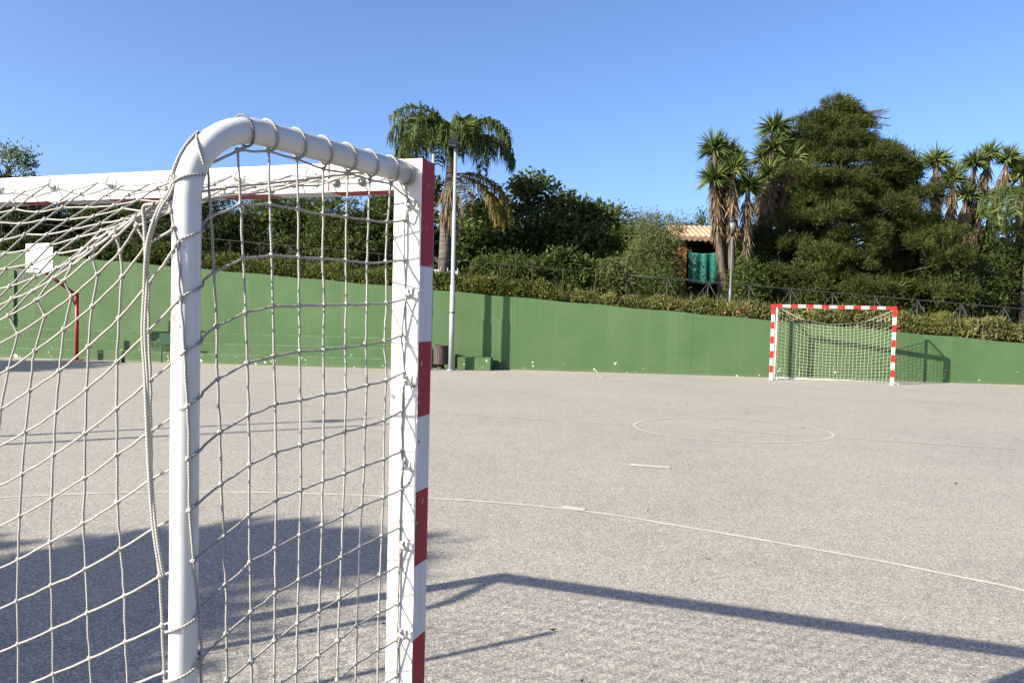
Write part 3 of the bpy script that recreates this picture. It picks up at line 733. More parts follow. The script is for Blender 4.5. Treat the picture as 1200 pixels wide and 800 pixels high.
# ---------------------------------------------------------------- court furniture
def floodlight(x, y, h, label, heads=1, tilt=0.0, group='galvanised floodlight poles', lean=0.0):
    root = empty('floodlight_pole', (x, y, 0), 0, label, 'light pole', group)
    mb = MB()
    mb.tube([(0, 0, 0), (lean*.4, 0, 2.4), (lean*.4, 0, 2.401), (lean*.8, 0, h*0.72), (lean*.8, 0, h*0.72 + .001), (lean, 0, h)], [.075, .072, .058, .056, .046, .044], 14)
    mb.tube([(0, 0, 0), (0, 0, 0.03)], [.12, .12], 14)
    mb.build('pole', MA['steel'], root)
    mb = MB(); mb.tube([(lean*.4, 0, 1.62), (lean*.4, 0, 1.66)], .081, 14); mb.build('clamp', MA['black'], root)
    mb = MB(); mb.box(lean-.03, lean+.03, -.03, .03, h-0.01, h+0.12); mb.build('bracket', MA['black'], root)
    if heads:
        hd = MB(); c = np.array((lean-0.07, -0.14, h + 0.10))
        hd.obox(c, (.125, .02, 0), (-.01, .06, -.035), (0.0, .04, .085)); hd.obox(c + (0.02, .10, -.02), (.11, 0, 0), (0, .04, -.02), (0, .02, .06))
        o = hd.build('lamp_head', MA['black'], root)
        g = MB(); g.obox(c + (0.0, -.050, -.026), (.10, .015, 0), (-.003, .010, -.005), (0, .032, .066)); g.build('lamp_glass', MA['glass'], o)
        hd = MB(); hd.obox((lean+0.02, 0.02, h + 0.30), (.05, 0, 0), (0, .05, 0), (0, 0, .05)); hd.tube([(lean, 0, h+0.1), (lean, 0, h+0.27)], .015, 8); hd.build('sensor', MA['black'], root)
    return root
floodlight(-1.71, 21.9, 6.25, 'tall grey pole with a square black floodlight on top, beside the dark bin', 1, lean=0.0)
floodlight(-2.33, 21.9, 6.05, 'plain tall grey pole without a lamp, half hidden behind the near goal post', 0)
floodlight(-12.7, 5.9, 6.5, 'grey pole standing out on the left side of the court', 1)
floodlight(-11.7, 5.7, 6.5, 'second grey pole standing out on the left side of the court', 0)

# litter bin of dark slats
root = empty('litter_bin', (-2.05, 22.42, 0), -0.07, 'round dark slatted litter bin on a pale foot beside the light poles', 'bin')
mb = MB()
for k in range(18):
    a = k/18*2*pi; c = np.array((0.205*cos(a), 0.205*sin(a), 0.41)); t = np.array((-sin(a), cos(a), 0)); n = np.array((cos(a), sin(a), 0))
    mb.obox(c, t*0.033, n*0.009, (0, 0, 0.27 + 0.004*(k % 3)))
mb.build('slat_body', MA['bin_body'], root)
mb = MB(); mb.tube([(0, 0, .16), (0, 0, .66)], .19, 18); mb.build('liner', MA['black'], root)
mb = MB(); mb.tube([(0, 0, 0), (0, 0, .02), (0, 0, .021), (0, 0, .17)], [.16, .16, .10, .10], 14); mb.build('foot', MA['soil'], root)
mb = MB(); mb.tube([(0.205*cos(a), 0.205*sin(a), .66) for a in np.linspace(0, 2*pi, 24)], .012, 6); mb.build('rim', MA['black'], root)

# dark green box bin on a frame in front of the steps
root = empty('box_bin', (-9.85, 22.1, 0), -0.07, 'dark green box hanging on a thin frame in front of the seating steps', 'bin')
mb = MB(); mb.box(-.17, .17, -.12, .12, .52, .84); o = mb.build('box', MA['dark_green'], root); o.modifiers.new('edge', 'BEVEL').width = 0.015
mb = MB()
for s in (-1, 1): mb.tube([(s*.15, 0, 0), (s*.15, 0, .53)], .016, 8)
mb.tube([(-.15, 0, .12), (.15, 0, .12)], .012, 8); mb.build('frame', MA['dark_green'], root)
mb = MB(); mb.tube([(0, 0, 0), (0, 0, .30), (0, 0, .32)], [.045, .045, .03], 10); mb.tube([(0, 0, .0), (0, 0, .02)], .07, 10)
o = mb.build('short_bollard', MA['dark_green']); o.location = (-11.0, 21.9, 0); tag(o, 'short dark green bollard standing before the seating steps', 'bollard')
mb = MB(); x = -15.35; mb.tube([(x, wall_y(x)-.03, .9), (x, wall_y(x)-.03, 2.6)], .022, 8)
for z in (1.1, 1.8, 2.4): mb.box(x-.035, x+.035, wall_y(x)-.055, wall_y(x)+.01, z, z+.03)
tag(mb.build('drain_pipe', MA['dark_green']), 'thin dark green pipe fixed upright on the wall at far left', 'pipe')

# basketball hoop
root = empty('basketball_hoop', (-12.48, 22.2, 0), 0, 'basketball hoop with white backboard on a red post, seen through the net', 'basketball hoop')
mb = MB(); mb.tube([(0, 0, 0), (0, 0, 1.9)], .05, 14); mb.box(-.15, .15, -.15, .15, 0.0, .02); mb.build('post', MA['red_pole'], root)
bc = np.array((-.62, -.75, 2.86)); bn = unit(np.array((-.45, -.89, 0))); bt = np.array((-bn[1], bn[0], 0))
mb = MB(); mb.tube([(0, 0, 1.86), (bc - bn*.06 + (0, 0, -.32))], .042, 10); mb.tube([(0, 0, 1.86), (0, 0, 1.95)], .05, 10)
mb.tube([(0, 0, 1.5), tuple((bc - bn*.06)*.45 + np.array((0, 0, 1.86 + .25))*.55 - np.array((0, 0, .1)))], .022, 8); mb.build('arm', MA['red_pole'], root)
mb = MB(); mb.obox(bc, bt*.60, bn*.015, (0, 0, .40)); bd = mb.build('backboard', MA['board'], root); bd.modifiers.new('edge', 'BEVEL').width = 0.006
mb = MB()
for (a0, a1, z0, z1) in ((-.22, .22, -.22, -.205), (-.22, .22, .085, .10), (-.22, -.205, -.205, .085), (.205, .22, -.205, .085)):
    mb.obox(bc + bt*(a0+a1)/2 + bn*.0165 + (0, 0, (z0+z1)/2), bt*(a1-a0)/2, bn*.0015, (0, 0, (z1-z0)/2))
mb.build('target_square', MA['rust'], bd)
rc = bc + bn*.38 + (0, 0, -.30)
mb = MB(); mb.tube([rc + .225*np.array((cos(a), sin(a), 0)) for a in np.linspace(0, 2*pi, 28)], .010, 6); mb.tube([rc - bn*.225, rc - bn*.365], .02, 6); rim = mb.build('rim', MA['rust'], root)
rp = Ropes(4)
for k in range(12):
    a = k/12*2*pi
    for s in (-1, 1): rp.rope([rc + (.225*cos(a), .225*sin(a), 0), rc + (.17*cos(a+s*.26), .17*sin(a+s*.26), -.18), rc + (.13*cos(a+s*.5), .13*sin(a+s*.5), -.38)], .006)
rp.build('net', MA['rope'], rim)

# lantern on the bank
x, y = 6.85, 24.5; z0 = bank(x, y)
root = empty('street_lantern', (x, y, z0), 0, 'slim grey lamp post with a black lantern in front of the shaggy yuccas', 'street lamp')
mb = MB(); mb.tube([(0, 0, 0), (0, 0, .8), (0, 0, .81), (0, 0, 2.45)], [.05, .048, .034, .030], 12); mb.tube([(0, 0, 0), (0, 0, .06)], .08, 12); mb.build('pole', MA['lamp_grey'], root)
mb = MB(); mb.tube([(0, 0, 2.42), (0, 0, 2.52), (0, 0, 2.56)], [.03, .05, .10], 8); mb.tube([(0, 0, 2.90), (0, 0, 2.905), (0, 0, 3.0), (0, 0, 3.08)], [.15, .18, .08, .015], 8)
for k in range(4): a = k*pi/2 + .4; mb.tube([(.095*cos(a), .095*sin(a), 2.55), (.14*cos(a), .14*sin(a), 2.9)], .009, 6)
mb.build('lantern_frame', MA['black'], root)
mb = MB(); mb.tube([(0, 0, 2.57), (0, 0, 2.89)], [.085, .125], 8); mb.build('lantern_glass', MA['glass'], root)

# railing with crossed braces on the right, plain wire fence on the left
def rail_pt(x): yy = wall_y(x) + 2.3; return np.array((x, yy, bank(x, yy)))
root = empty('metal_railing', tuple(rail_pt(3.6)), 0, 'grey metal railing with slanting braces along the bank behind the wall', 'railing'); O = rail_pt(3.6)
xs = np.arange(3.6, 22, 1.28)
mb = MB(); mb.tube([rail_pt(x) - O + (0, 0, .95 + .01*sin(x*5)) for x in xs], .017, 6); mb.build('top_rail', MA['rail'], root)
for k, x in enumerate(xs):
    q = rail_pt(x) - O
    mb = MB(); mb.tube([q - (0, 0, .2), q + (0, 0, .95)], .016, 6); mb.build('post', MA['rail'], root)
    if k:
        p = rail_pt(xs[k-1]) - O; m = (p + q)/2
        mb = MB(); mb.tube([p + (0, -.02, .92), m + (-.06, 0, .02)], .013, 5); mb.tube([q + (0, -.02, .92), m + (.06, 0, .02)], .013, 5); mb.build('brace', MA['rail'], root)
root = empty('wire_fence', tuple(rail_pt(-4)), 0, 'thin wire fence on slim rusty posts behind the left hedge', 'fence'); O = rail_pt(-4)
xs = np.arange(-20.4, 3.5, 1.0)
mb = MB(); mb.tube([rail_pt(x) - O + (0, 0, .93 + .012*sin(x*3)) for x in xs], .011, 5); mb.tube([rail_pt(x) - O + (0, 0, .5) for x in xs], .005, 4); mb.build('wire', MA['rail'], root)
for x in xs:
    q = rail_pt(x) - O; mb = MB(); mb.tube([q - (0, 0, .2), q + (rng.normal(0, .02), 0, .95)], .014, 5); mb.build('post', MA['rust'], root)

# two white slatted garden panels near the palm
for k, (x, y, lab) in enumerate(((-2.62, 25.7, 'small white slatted panel left of the palm trunk'), (-2.05, 25.7, 'small white slatted panel between palm trunk and floodlight pole'))):
    mb = MB()
    for i in range(8): mb.box(-.15 + .042*i, -.12 + .042*i, -.01, .01, 0, .50)
    for z in (.10, .40): mb.box(-.16, .20, -.022, -.0105, z, z+.05)
    for s in (-.15, .18): mb.box(s, s+.02, -.03, -.0225, -.3, .6)
    o = mb.build('slatted_panel', MA['white_band']); o.location = (x, y, bank(x, y) + .05); tag(o, lab, 'fence panel')

# small house with a tiled roof
HX, HY = 7.55, 31.0; z0 = bank(HX, HY)
root = empty('small_house', (HX, HY, z0), 0.0, 'little orange house with a tiled roof half buried in greenery', 'house')
ht = 4.62 - z0
for x0, x1 in ((-1.15, -.72), (1.1, 1.5)):
    mb = MB(); mb.box(x0, x1, -.2, .25, -.3, ht); mb.build('pillar', MA['house'], root)
for b in ((-1.15, 1.5, 2.2, 2.5), (-1.15, -.95, .251, 2.199)):
    mb = MB(); mb.box(*b, -.3, ht); mb.build('wall', MA['house'], root)
mb = MB(); mb.box(-1.25, 1.7, -.38, -.12, ht, ht + .14); mb.build('beam', MA['bin_body'], root)
mb = MB(); mb.box(-.715, 1.095, .9, 1.0, -.3, ht - .01); mb.build('dark_interior', MA['dark_void'], root)  # dark sheet in place of the shade behind the opening
mb = MB()
n = 14
for k in range(n):                               # rows of half round tiles running up the slope
    x = -1.15 + 2.75*k/(n-1)
    mb.tube([(x, -.62, ht + .12), (x, .3, ht + .42), (x, 1.3, ht + .75), (x, 2.8, ht + .2)], .115, 8)
mb.add([(-1.25, -.6, ht + .10), (1.7, -.6, ht + .10), (1.7, 1.3, ht + .74), (-1.25, 1.3, ht + .74), (1.7, 2.8, ht + .15), (-1.25, 2.8, ht + .15)], [(0, 1, 2, 3), (3, 2, 4, 5)])
mb.build('roof', MA['tile'], root)
# teal tarpaulin hung as a screen across the opening
gx_, gz_ = np.meshgrid(np.linspace(0, 2.1, 40), np.linspace(0, 1, 18))
V = np.stack([gx_, 0.05*np.sin(gx_*7 + gz_*2)*(1.1-gz_) + .03*np.sin(gx_*17), gz_*1.25 - 0.05*np.sin(gx_*pi/2.1*2)*gz_], -1).reshape(-1, 3)
a = (np.arange(17)[:, None]*40 + np.arange(39)[None]).ravel()
o = link('tarpaulin', mesh_np(V, np.stack([a, a+1, a+41, a+40], 1), smooth=True), MA['tarp']); o.location = (6.82, 30.3, 2.95)
o.modifiers.new('thick', 'SOLIDIFY').thickness = 0.012
tag(o, 'teal green tarpaulin hung as a screen across the front of the little house', 'tarpaulin')

# unseen rod added at left to throw the thin shadow beside the post
mb = MB(); mb.tube([(0, 0, 0), (0, 0, 2.04)], .02, 10); mb.tube([(0, 0, 0), (0, 0, .02)], .12, 12)
o = mb.build('shadow_rod', MA['steel']); o.location = (-2.87, 2.27, 0); tag(o, 'thin upright rod out of view, added to cast a shadow by the near goal', 'rod')

# ---------------------------------------------------------------- hedge, grass
def hedge(x0, x1, top, leaf, n, label, flowers=0, depth=0.55, mix=None):
    reseed(x0, x1)
    xc = (x0 + x1)/2; yc = wall_y(xc) + 0.85; z0 = bank(xc, yc)
    root = empty('hedge_section', (xc, yc, z0), 0, label, 'hedge', 'clipped hedge sections along the wall')
    def pts(n):
        x = rng.uniform(x0, x1, n)
        env = top*(0.86 + 0.14*np.sin(x*3.7 + x0) + 0.10*np.sin(x*9.1))*np.clip(np.minimum(x - x0, x1 - x)/0.25 + 0.35, 0, 1)**0.5
        v = rng.random(n)**0.6; z = v*env
        y = np.array([wall_y(q) for q in x]) + 0.85 + rng.uniform(-1, 1, n)*depth*(1 - 0.4*v**3)
        zb = np.array([wall_top(q) for q in x]) - 0.12
        return np.stack([x - xc, y - yc, zb + z - z0 + 0.06], 1)
    p = pts(n)
    d = rng.normal(size=(n, 3)); d[:, 2] += 0.7; d[:, 1] -= 0.3
    L_ = 0.085 if leaf == 'hedge' else 0.13
    V, F = leaves(p, d, L_*(0.6 + 0.8*rng.random(n)), L_*0.42)
    ms = [LEAF[leaf]]; mi = np.zeros(n, int)
    if mix: ms.append(LEAF[mix]); mi[rng.random(n) < 0.35] = 1
    if flowers:
        q = pts(flowers); q[:, 1] -= 0.12; q[:, 2] += .03
        V2, F2 = leaves(np.repeat(q, 5, 0), rng.normal(size=(flowers*5, 3)), 0.042, 0.034)
        V = np.concatenate([V, V2]); F = np.concatenate([F, F2 + len(V) - len(V2)]); ms.append(LEAF['flower']); mi = np.r_[mi, np.full(flowers*5, len(ms)-1)]
    link('foliage', mesh_np(V, F, mi), ms, root)
hs = [(-24, -14.2, .62, 'shade', 9000, 'dark shaded hedge at far left above the green wall', 0, None),
      (-14.1, -9.7, .70, 'olive', 7000, 'dark leafy hedge above the wall behind the basketball hoop', 0, 'shade'),
      (-9.6, -3.0, .60, 'hedge', 12000, 'yellow green hedge above the wall, seen through the near goal', 20, 'olive'),
      (-2.9, -1.35, .58, 'olive', 3200, 'flowering hedge with orange blooms at the foot of the palm', 60, 'hedge'),
      (-1.3, 1.35, .62, 'hedge', 6000, 'bright yellow green hedge right of the floodlight pole', 25, 'olive'),
      (1.75, 3.15, .46, 'hedge', 3000, 'short olive hedge after the gap in the row', 0, 'dry'),
      (3.2, 4.9, .50, 'hedge', 3600, 'low yellowish hedge below the round pale bushes', 8, 'dry'),
      (4.95, 6.7, .52, 'hedge', 3600, 'yellow hedge left of the lamp post', 12, 'dry'),
      (6.75, 8.6, .50, 'dry', 3600, 'brownish hedge between lamp post and far goal', 0, 'hedge'),
      (8.65, 11.1, .62, 'dry', 5200, 'dry hedge right behind the far goal', 0, 'hedge'),
      (11.15, 12.9, .70, 'hedge', 4200, 'green and yellow long leaved hedge just right of the far goal', 0, 'dry'),
      (12.95, 19.5, .66, 'dry', 12000, 'straw coloured hedge at the right end of the wall', 0, 'hedge')]
for h in hs: hedge(h[0], h[1], h[2], h[3], int(h[4]*1.6), h[5], h[6], mix=h[7])
n = 36000
x = rng.uniform(-26, 22, n); v = 1.3 + 9*rng.random(n)**1.6
y = np.array([wall_y(q) for q in x]) + 0.25 + v; z = np.array([bank(a, b) for a, b in zip(x, y)]) - .03
dense = np.sin(x*1.3) + np.sin(x*0.53 + 2) + rng.normal(0, 1, n) > -0.6
x, y, z = x[dense], y[dense], z[dense]; n = len(x)
d = rng.normal(0, .35, (n, 3)); d[:, 2] = 1
V, F = leaves(np.stack([x, y, z], 1), d, 0.20 + 0.50*rng.random(n)**2, 0.022)
tag(link('grass', mesh_np(V, F), LEAF['grass']), 'dry tall grass covering the bank', 'grass', kind='stuff')

# a few dry leaves and crumbs lying about the court
n = 70
p = np.stack([rng.uniform(-9, 12, n), 2.5 + 19*rng.random(n)**1.2, np.full(n, .012)], 1)
d = rng.normal(size=(n, 3)); d[:, 2] *= .15
V, F = leaves(p, d, .02 + .03*rng.random(n), .016, fold=.4)
tag(link('fallen_leaves', mesh_np(V, F), LEAF['dead_dark']), 'small dry leaves scattered over the court', 'leaves', kind='stuff')

# ---------------------------------------------------------------- trees
GT = 'trees and bushes on the bank'
def bush(name, label, cat, x, y, top, w, leaf, n, L=.12, W=.06, group=GT, seed=None, lobes=7, base=None, **kw):
    """Rounded many-lobed bush from the ground to the height top (above court level), width w."""
    reseed(y, x)
    z0 = bank(x, y) if base is None else base
    h = top - z0; bl = []
    for k in range(lobes):
        a = k/lobes*2*pi + rng.uniform(0, .8); r = w*0.5*rng.uniform(.25, .62)
        zz = z0 + h*rng.uniform(.28, .72)
        bl.append((r*cos(a), r*sin(a)*.8, zz, w*rng.uniform(.2, .3), w*rng.uniform(.2, .28), h*rng.uniform(.2, .3)))
    bl.append((rng.uniform(-.1, .1)*w, 0, top - h*.24, w*.24, w*.24, h*.26)); bl.append((0, 0, z0 + h*.34, w*.44, w*.4, h*.34))
    return tree(name, label, cat, x, y, bl, leaf, n, L=L, W=W, group=group, **kw)

# behind the left half of the wall
T = 'leafy_tree'
tree(T, 'light airy tree whose top shows above the goal crossbar at far left', 'tree', -19.6, 30, [(0, 0, 6.7, 1.0, .9, .9), (-.8, 0, 5.6, 1.3, 1.2, 1.0), (.8, .2, 5.9, .8, .8, .8), (0, 0, 4.6, 1.6, 1.4, .9), (.4, 0, 7.3, .5, .5, .45)], 'light', 5200, .10, L=.13, W=.07, group=GT, cluster=22, crad=.3)
for (x, y, top, w, leaf, n, lab) in (
    (-18.2, 28.5, 5.9, 4.8, 'shade', 12000, 'dark bushy tree at far left above the wall'),
    (-14.8, 29.5, 6.3, 5.0, 'olive', 14000, 'green bushy tree behind the basketball backboard'),
    (-11.6, 28.5, 6.15, 4.6, 'shade', 13000, 'dark bushy tree seen left of the white goal tube'),
    (-8.8, 29.2, 6.3, 4.6, 'olive', 15000, 'olive green bush seen just right of the white goal tube'),
    (-6.2, 28.2, 5.9, 3.6, 'olive', 13000, 'olive green bush seen through the middle of the side net'),
    (-4.2, 29.5, 6.2, 3.4, 'broad', 9000, 'dark green bush seen next to the near goal post')):
    bush('bushy_tree', lab, 'tree', x, y, top, w, leaf, n, L=.13 if leaf != 'broad' else .2, W=.06 if leaf != 'broad' else .11)
tree(T, 'dark tree whose tip shows just left of the palm', 'tree', -4.6, 34, [(0, 0, 7.7, .7, .6, .6), (.5, 0, 6.9, .9, .8, .7), (-.6, 0, 6.3, 1.0, .8, .7), (0, 0, 5.3, 1.3, 1.2, .9)], 'broad', 3800, L=.22, W=.12, group=GT, cluster=12)
# dark broad leaved trees right of the palm
tree('fig_tree', 'tall dark broad leaved tree right of the drooping palm', 'tree', .5, 30, [(.0, 0, 6.65, .5, .6, .45), (-.5, .1, 6.1, .9, .9, .7), (.7, 0, 6.2, .8, .8, .6), (0, -.2, 5.0, 1.5, 1.2, .9), (-.9, 0, 4.2, 1.0, 1.1, .9), (.9, 0, 4.3, 1.1, 1.1, .9), (0, 0, 3.4, 1.6, 1.2, .7)], 'broad', 7500, L=.20, W=.12, group=GT, cluster=18, crad=.34, droop=.5)
tree('fig_tree', 'dark broad leaved tree with loose leafy tips, second from the palm', 'tree', 2.6, 30, [(-.7, 0, 6.0, .5, .5, .42), (.45, 0, 5.6, .5, .5, .4), (-.4, .1, 5.6, .9, .9, .6), (.8, 0, 5.2, .8, .8, .6), (0, -.2, 4.5, 1.4, 1.2, .8), (.6, 0, 3.6, 1.2, 1.1, .8), (-.8, 0, 3.6, 1.0, 1.1, .8)], 'broad', 7500, L=.20, W=.12, group=GT, cluster=18, crad=.34, droop=.5)
bush('bushy_tree', 'olive green tree filling in between the dark broad leaved trees and the pale bush', 'tree', 3.75, 30.6, 5.85, 2.8, 'olive', 12000, L=.13, W=.06)
bush('fig_tree', 'shadowed broad leaved tree in the dark hollow below the palm fronds', 'tree', -1.2, 29.2, 6.0, 3.2, 'broad', 10000, L=.2, W=.11, cluster=14)
bush('round_bush', 'round topped green bush right of the dark broad leaved trees', 'bush', 4.3, 29.4, 5.6, 2.6, 'olive', 13000, L=.11, W=.04)
bush('round_bush', 'shaggy pale green bush left of the little house', 'bush', 4.85, 27.9, 5.4, 2.5, 'pale', 22000, L=.13, W=.03)
bush('round_bush', 'low dark green bush below the pale bush', 'bush', 4.9, 26.6, 3.55, 1.7, 'olive', 6500, L=.10, W=.045)
bush('round_bush', 'pale feathery bush showing above the house roof', 'bush', 6.6, 34.5, 6.2, 3.6, 'pale', 13000, L=.16, W=.03)
bush('round_bush', 'fresh green bush beside the yuccas above the roof', 'bush', 8.15, 33.6, 6.25, 1.6, 'olive', 6000, L=.12, W=.06)
bush('round_bush', 'leafy green bush at the feet of the lamp post yuccas', 'bush', 8.25, 27.6, 3.75, 1.5, 'olive', 7000, L=.11, W=.05)
bush('round_bush', 'green bush behind the lamp post yuccas beside the house', 'bush', 9.0, 29.9, 5.3, 1.8, 'olive', 9000, L=.12, W=.05)
bush('round_bush', 'dark bush between the two front yucca groups', 'bush', 9.3, 29.0, 4.0, 1.3, 'olive', 6500, L=.11, W=.05)
for (x, y, top, w, leaf, lab) in ((-22.8, 29, 5.6, 5.0, 'shade', 'dark tree standing furthest left behind the wall'), (1.6, 35, 6.2, 5.2, 'olive', 'olive tree standing behind the dark broad leaved trees'), (5.6, 38, 6.3, 5.0, 'olive', 'olive tree far back behind the round bushes'),
        (-8, 37, 6.3, 6.0, 'shade', 'dark tree far back behind the olive green bushes'), (-15, 37, 6.2, 6.5, 'shade', 'dark tree far back on the left of the bank')):
    bush('bushy_tree', lab, 'tree', x, y, top, w, leaf, 8000, L=.2, W=.1, lobes=8)

for (x, y, top, w, leaf, lab) in ((0.3, 26.6, 3.75, 1.8, 'olive', 'low sunlit green shrub in front of the tallest dark broad leaved tree'), (1.9, 26.9, 3.85, 1.9, 'broad', 'low broad leaved shrub between the two dark broad leaved trees'),
        (3.3, 26.8, 3.7, 1.7, 'pale', 'low pale shrub in front of the olive green tree'), (-.9, 26.9, 3.6, 1.3, 'olive', 'low green shrub right of the palm trunk')):
    bush('round_bush', lab, 'bush', x, y, top, w, leaf, 5500, L=.11 if leaf != 'broad' else .17, W=.05 if leaf != 'broad' else .09)

# queen palm
def frond(bm, m_root, a, el, L, droop, nl, lw=.042, ll=.80, hang=0.86):
    """Arching rachis with hanging leaflets: V, F arrays appended to bm lists."""
    t = np.linspace(0, 1, 14)
    h = np.array((cos(a), sin(a), 0))
    s = L*t
    out = np.cumsum(np.r_[0, np.cos(el - droop*t[1:]**1.3)])*L/13; up = np.cumsum(np.r_[0, np.sin(el - droop*t[1:]**1.3)])*L/13
    P = m_root + h*out[:, None] + np.array((0, 0, 1.0))*up[:, None]
    Vr, Fr, _ = sweep(P, np.linspace(.022, .006, 14), 4)
    tt = np.linspace(.14, 1, nl); P2 = np.stack([np.interp(tt, t, P[:, k]) for k in range(3)], 1)
    Tn = unit(np.gradient(P2, axis=0)); side = unit(np.cross(Tn, np.array((0, 0, 1.0))))
    Vs_, Fs_ = [], []
    c = 0
    for sg in (-1, 1):
        le = ll*(np.sin(np.clip(tt*1.05, 0, 1)*pi*.85) * .8 + .25)*(.8 + .4*rng.random(nl))
        d0 = unit(side*sg*.8 + Tn*.5 + rng.normal(0, .18, (nl, 3)) + np.array((0, 0, .1)))
        p1 = P2 + d0*(le*.40)[:, None]
        d1 = unit(d0*(1-hang)*.6 + np.array((0, 0, -1.0))*hang + rng.normal(0, .12, (nl, 3)))
        p2 = p1 + d1*(le*.6)[:, None]
        wv = unit(np.cross(d0, rng.normal(size=(nl, 3))))*lw/2
        V = np.stack([P2 - wv*.6, P2 + wv*.6, p1 + wv, p1 - wv, p2 + wv*.15, p2 - wv*.15], 1).reshape(-1, 3)
        i = np.arange(nl)[:, None]*6
        F = np.concatenate([i + [0, 1, 2, 3], i + [3, 2, 4, 5]])
        Vs_.append(V); Fs_.append(F + c); c += len(V)
    Vs_.append(Vr); Fs_.append(Fr + c)
    base = bm[2]
    V = np.concatenate(Vs_); F = np.concatenate(Fs_) + base
    bm[0].append(V); bm[1].append(F); bm[2] += len(V)

PX, PY = -2.42, 27.0; z0 = bank(PX, PY)
root = empty('queen_palm', (PX, PY, z0), 0, 'tall palm with drooping feathery fronds rising behind the floodlight poles', 'palm tree')
reseed(PX, PY); ct = np.array((0.22, 0, 7.3 - z0))
mb = MB(); mb.tube([(0, 0, -.2), (.02, 0, 1.2), (.05, 0, 2.4), (.10, 0, 3.2)], [.24, .21, .20, .19], 14); mb.build('trunk', MA['palm_bark'], root)
mb = MB(); mb.tube([(.10, 0, 2.3), (.12, 0, 2.8), (.16, 0, 3.5), (.2, 0, ct[2])], [.20, .25, .20, .14], 12); mb.build('crownshaft', MA['palm_bark'], root)
bm = [[], [], 0]
#         azimuth(deg, 0=+x right, 270=towards camera), elevation, length, droop
for (az, el, L, dr) in ((180, 76, 3.1, 2.6), (165, 62, 2.9, 2.6), (200, 70, 2.7, 2.5), (230, 68, 2.9, 2.7), (215, 46, 2.3, 2.1), (175, 42, 2.2, 1.9), (150, 52, 2.4, 2.2),
                        (10, 80, 2.9, 2.75), (355, 74, 2.7, 2.6), (5, 44, 2.7, 2.1), (350, 36, 2.6, 2.0), (320, 40, 2.3, 2.1),
                        (290, 72, 2.4, 2.5), (310, 45, 2.2, 2.2), (255, 52, 2.1, 2.2), (280, 34, 1.9, 2.0),
                        (80, 70, 2.6, 2.4), (110, 58, 2.7, 2.4), (60, 50, 2.6, 2.3), (130, 66, 2.8, 2.5), (205, 80, 2.9, 2.2), (270, 66, 2.3, 2.7), (300, 60, 2.4, 2.6), (240, 60, 2.3, 2.6), (275, 48, 2.2, 2.3), (60, 78, 2.5, 2.4)):
    frond(bm, ct, radians(az), radians(el), L, dr, 84)
link('frond_crown', mesh_np(np.concatenate(bm[0]), np.concatenate(bm[1])), LEAF['palm'], root)
bm = [[], [], 0]
for (az, el, L, dr) in ((350, 5, 2.9, 1.55), (335, -8, 2.6, 1.3), (10, -5, 2.7, 1.4), (300, -20, 2.0, 1.1), (0, 12, 2.9, 1.8)):
    frond(bm, ct - (0, 0, .9), radians(az), radians(el), L, dr, 56, ll=.7, hang=.85)
link('old_fronds', mesh_np(np.concatenate(bm[0]), np.concatenate(bm[1])), LEAF['palm_old'], root)
n = 220; a = rng.uniform(0, 2*pi, n); zz = rng.uniform(2.3, 3.5, n); r = .15 + .06*rng.random(n)
p = np.stack([.12 + r*np.cos(a), r*np.sin(a), zz], 1); d = np.stack([np.cos(a)*.15, np.sin(a)*.15, -np.ones(n)], 1) + rng.normal(0, .18, (n, 3))
V, F = leaves(p, d, .5 + .5*rng.random(n), .06); link('dead_skirt', mesh_np(V, F), LEAF['dead'], root)

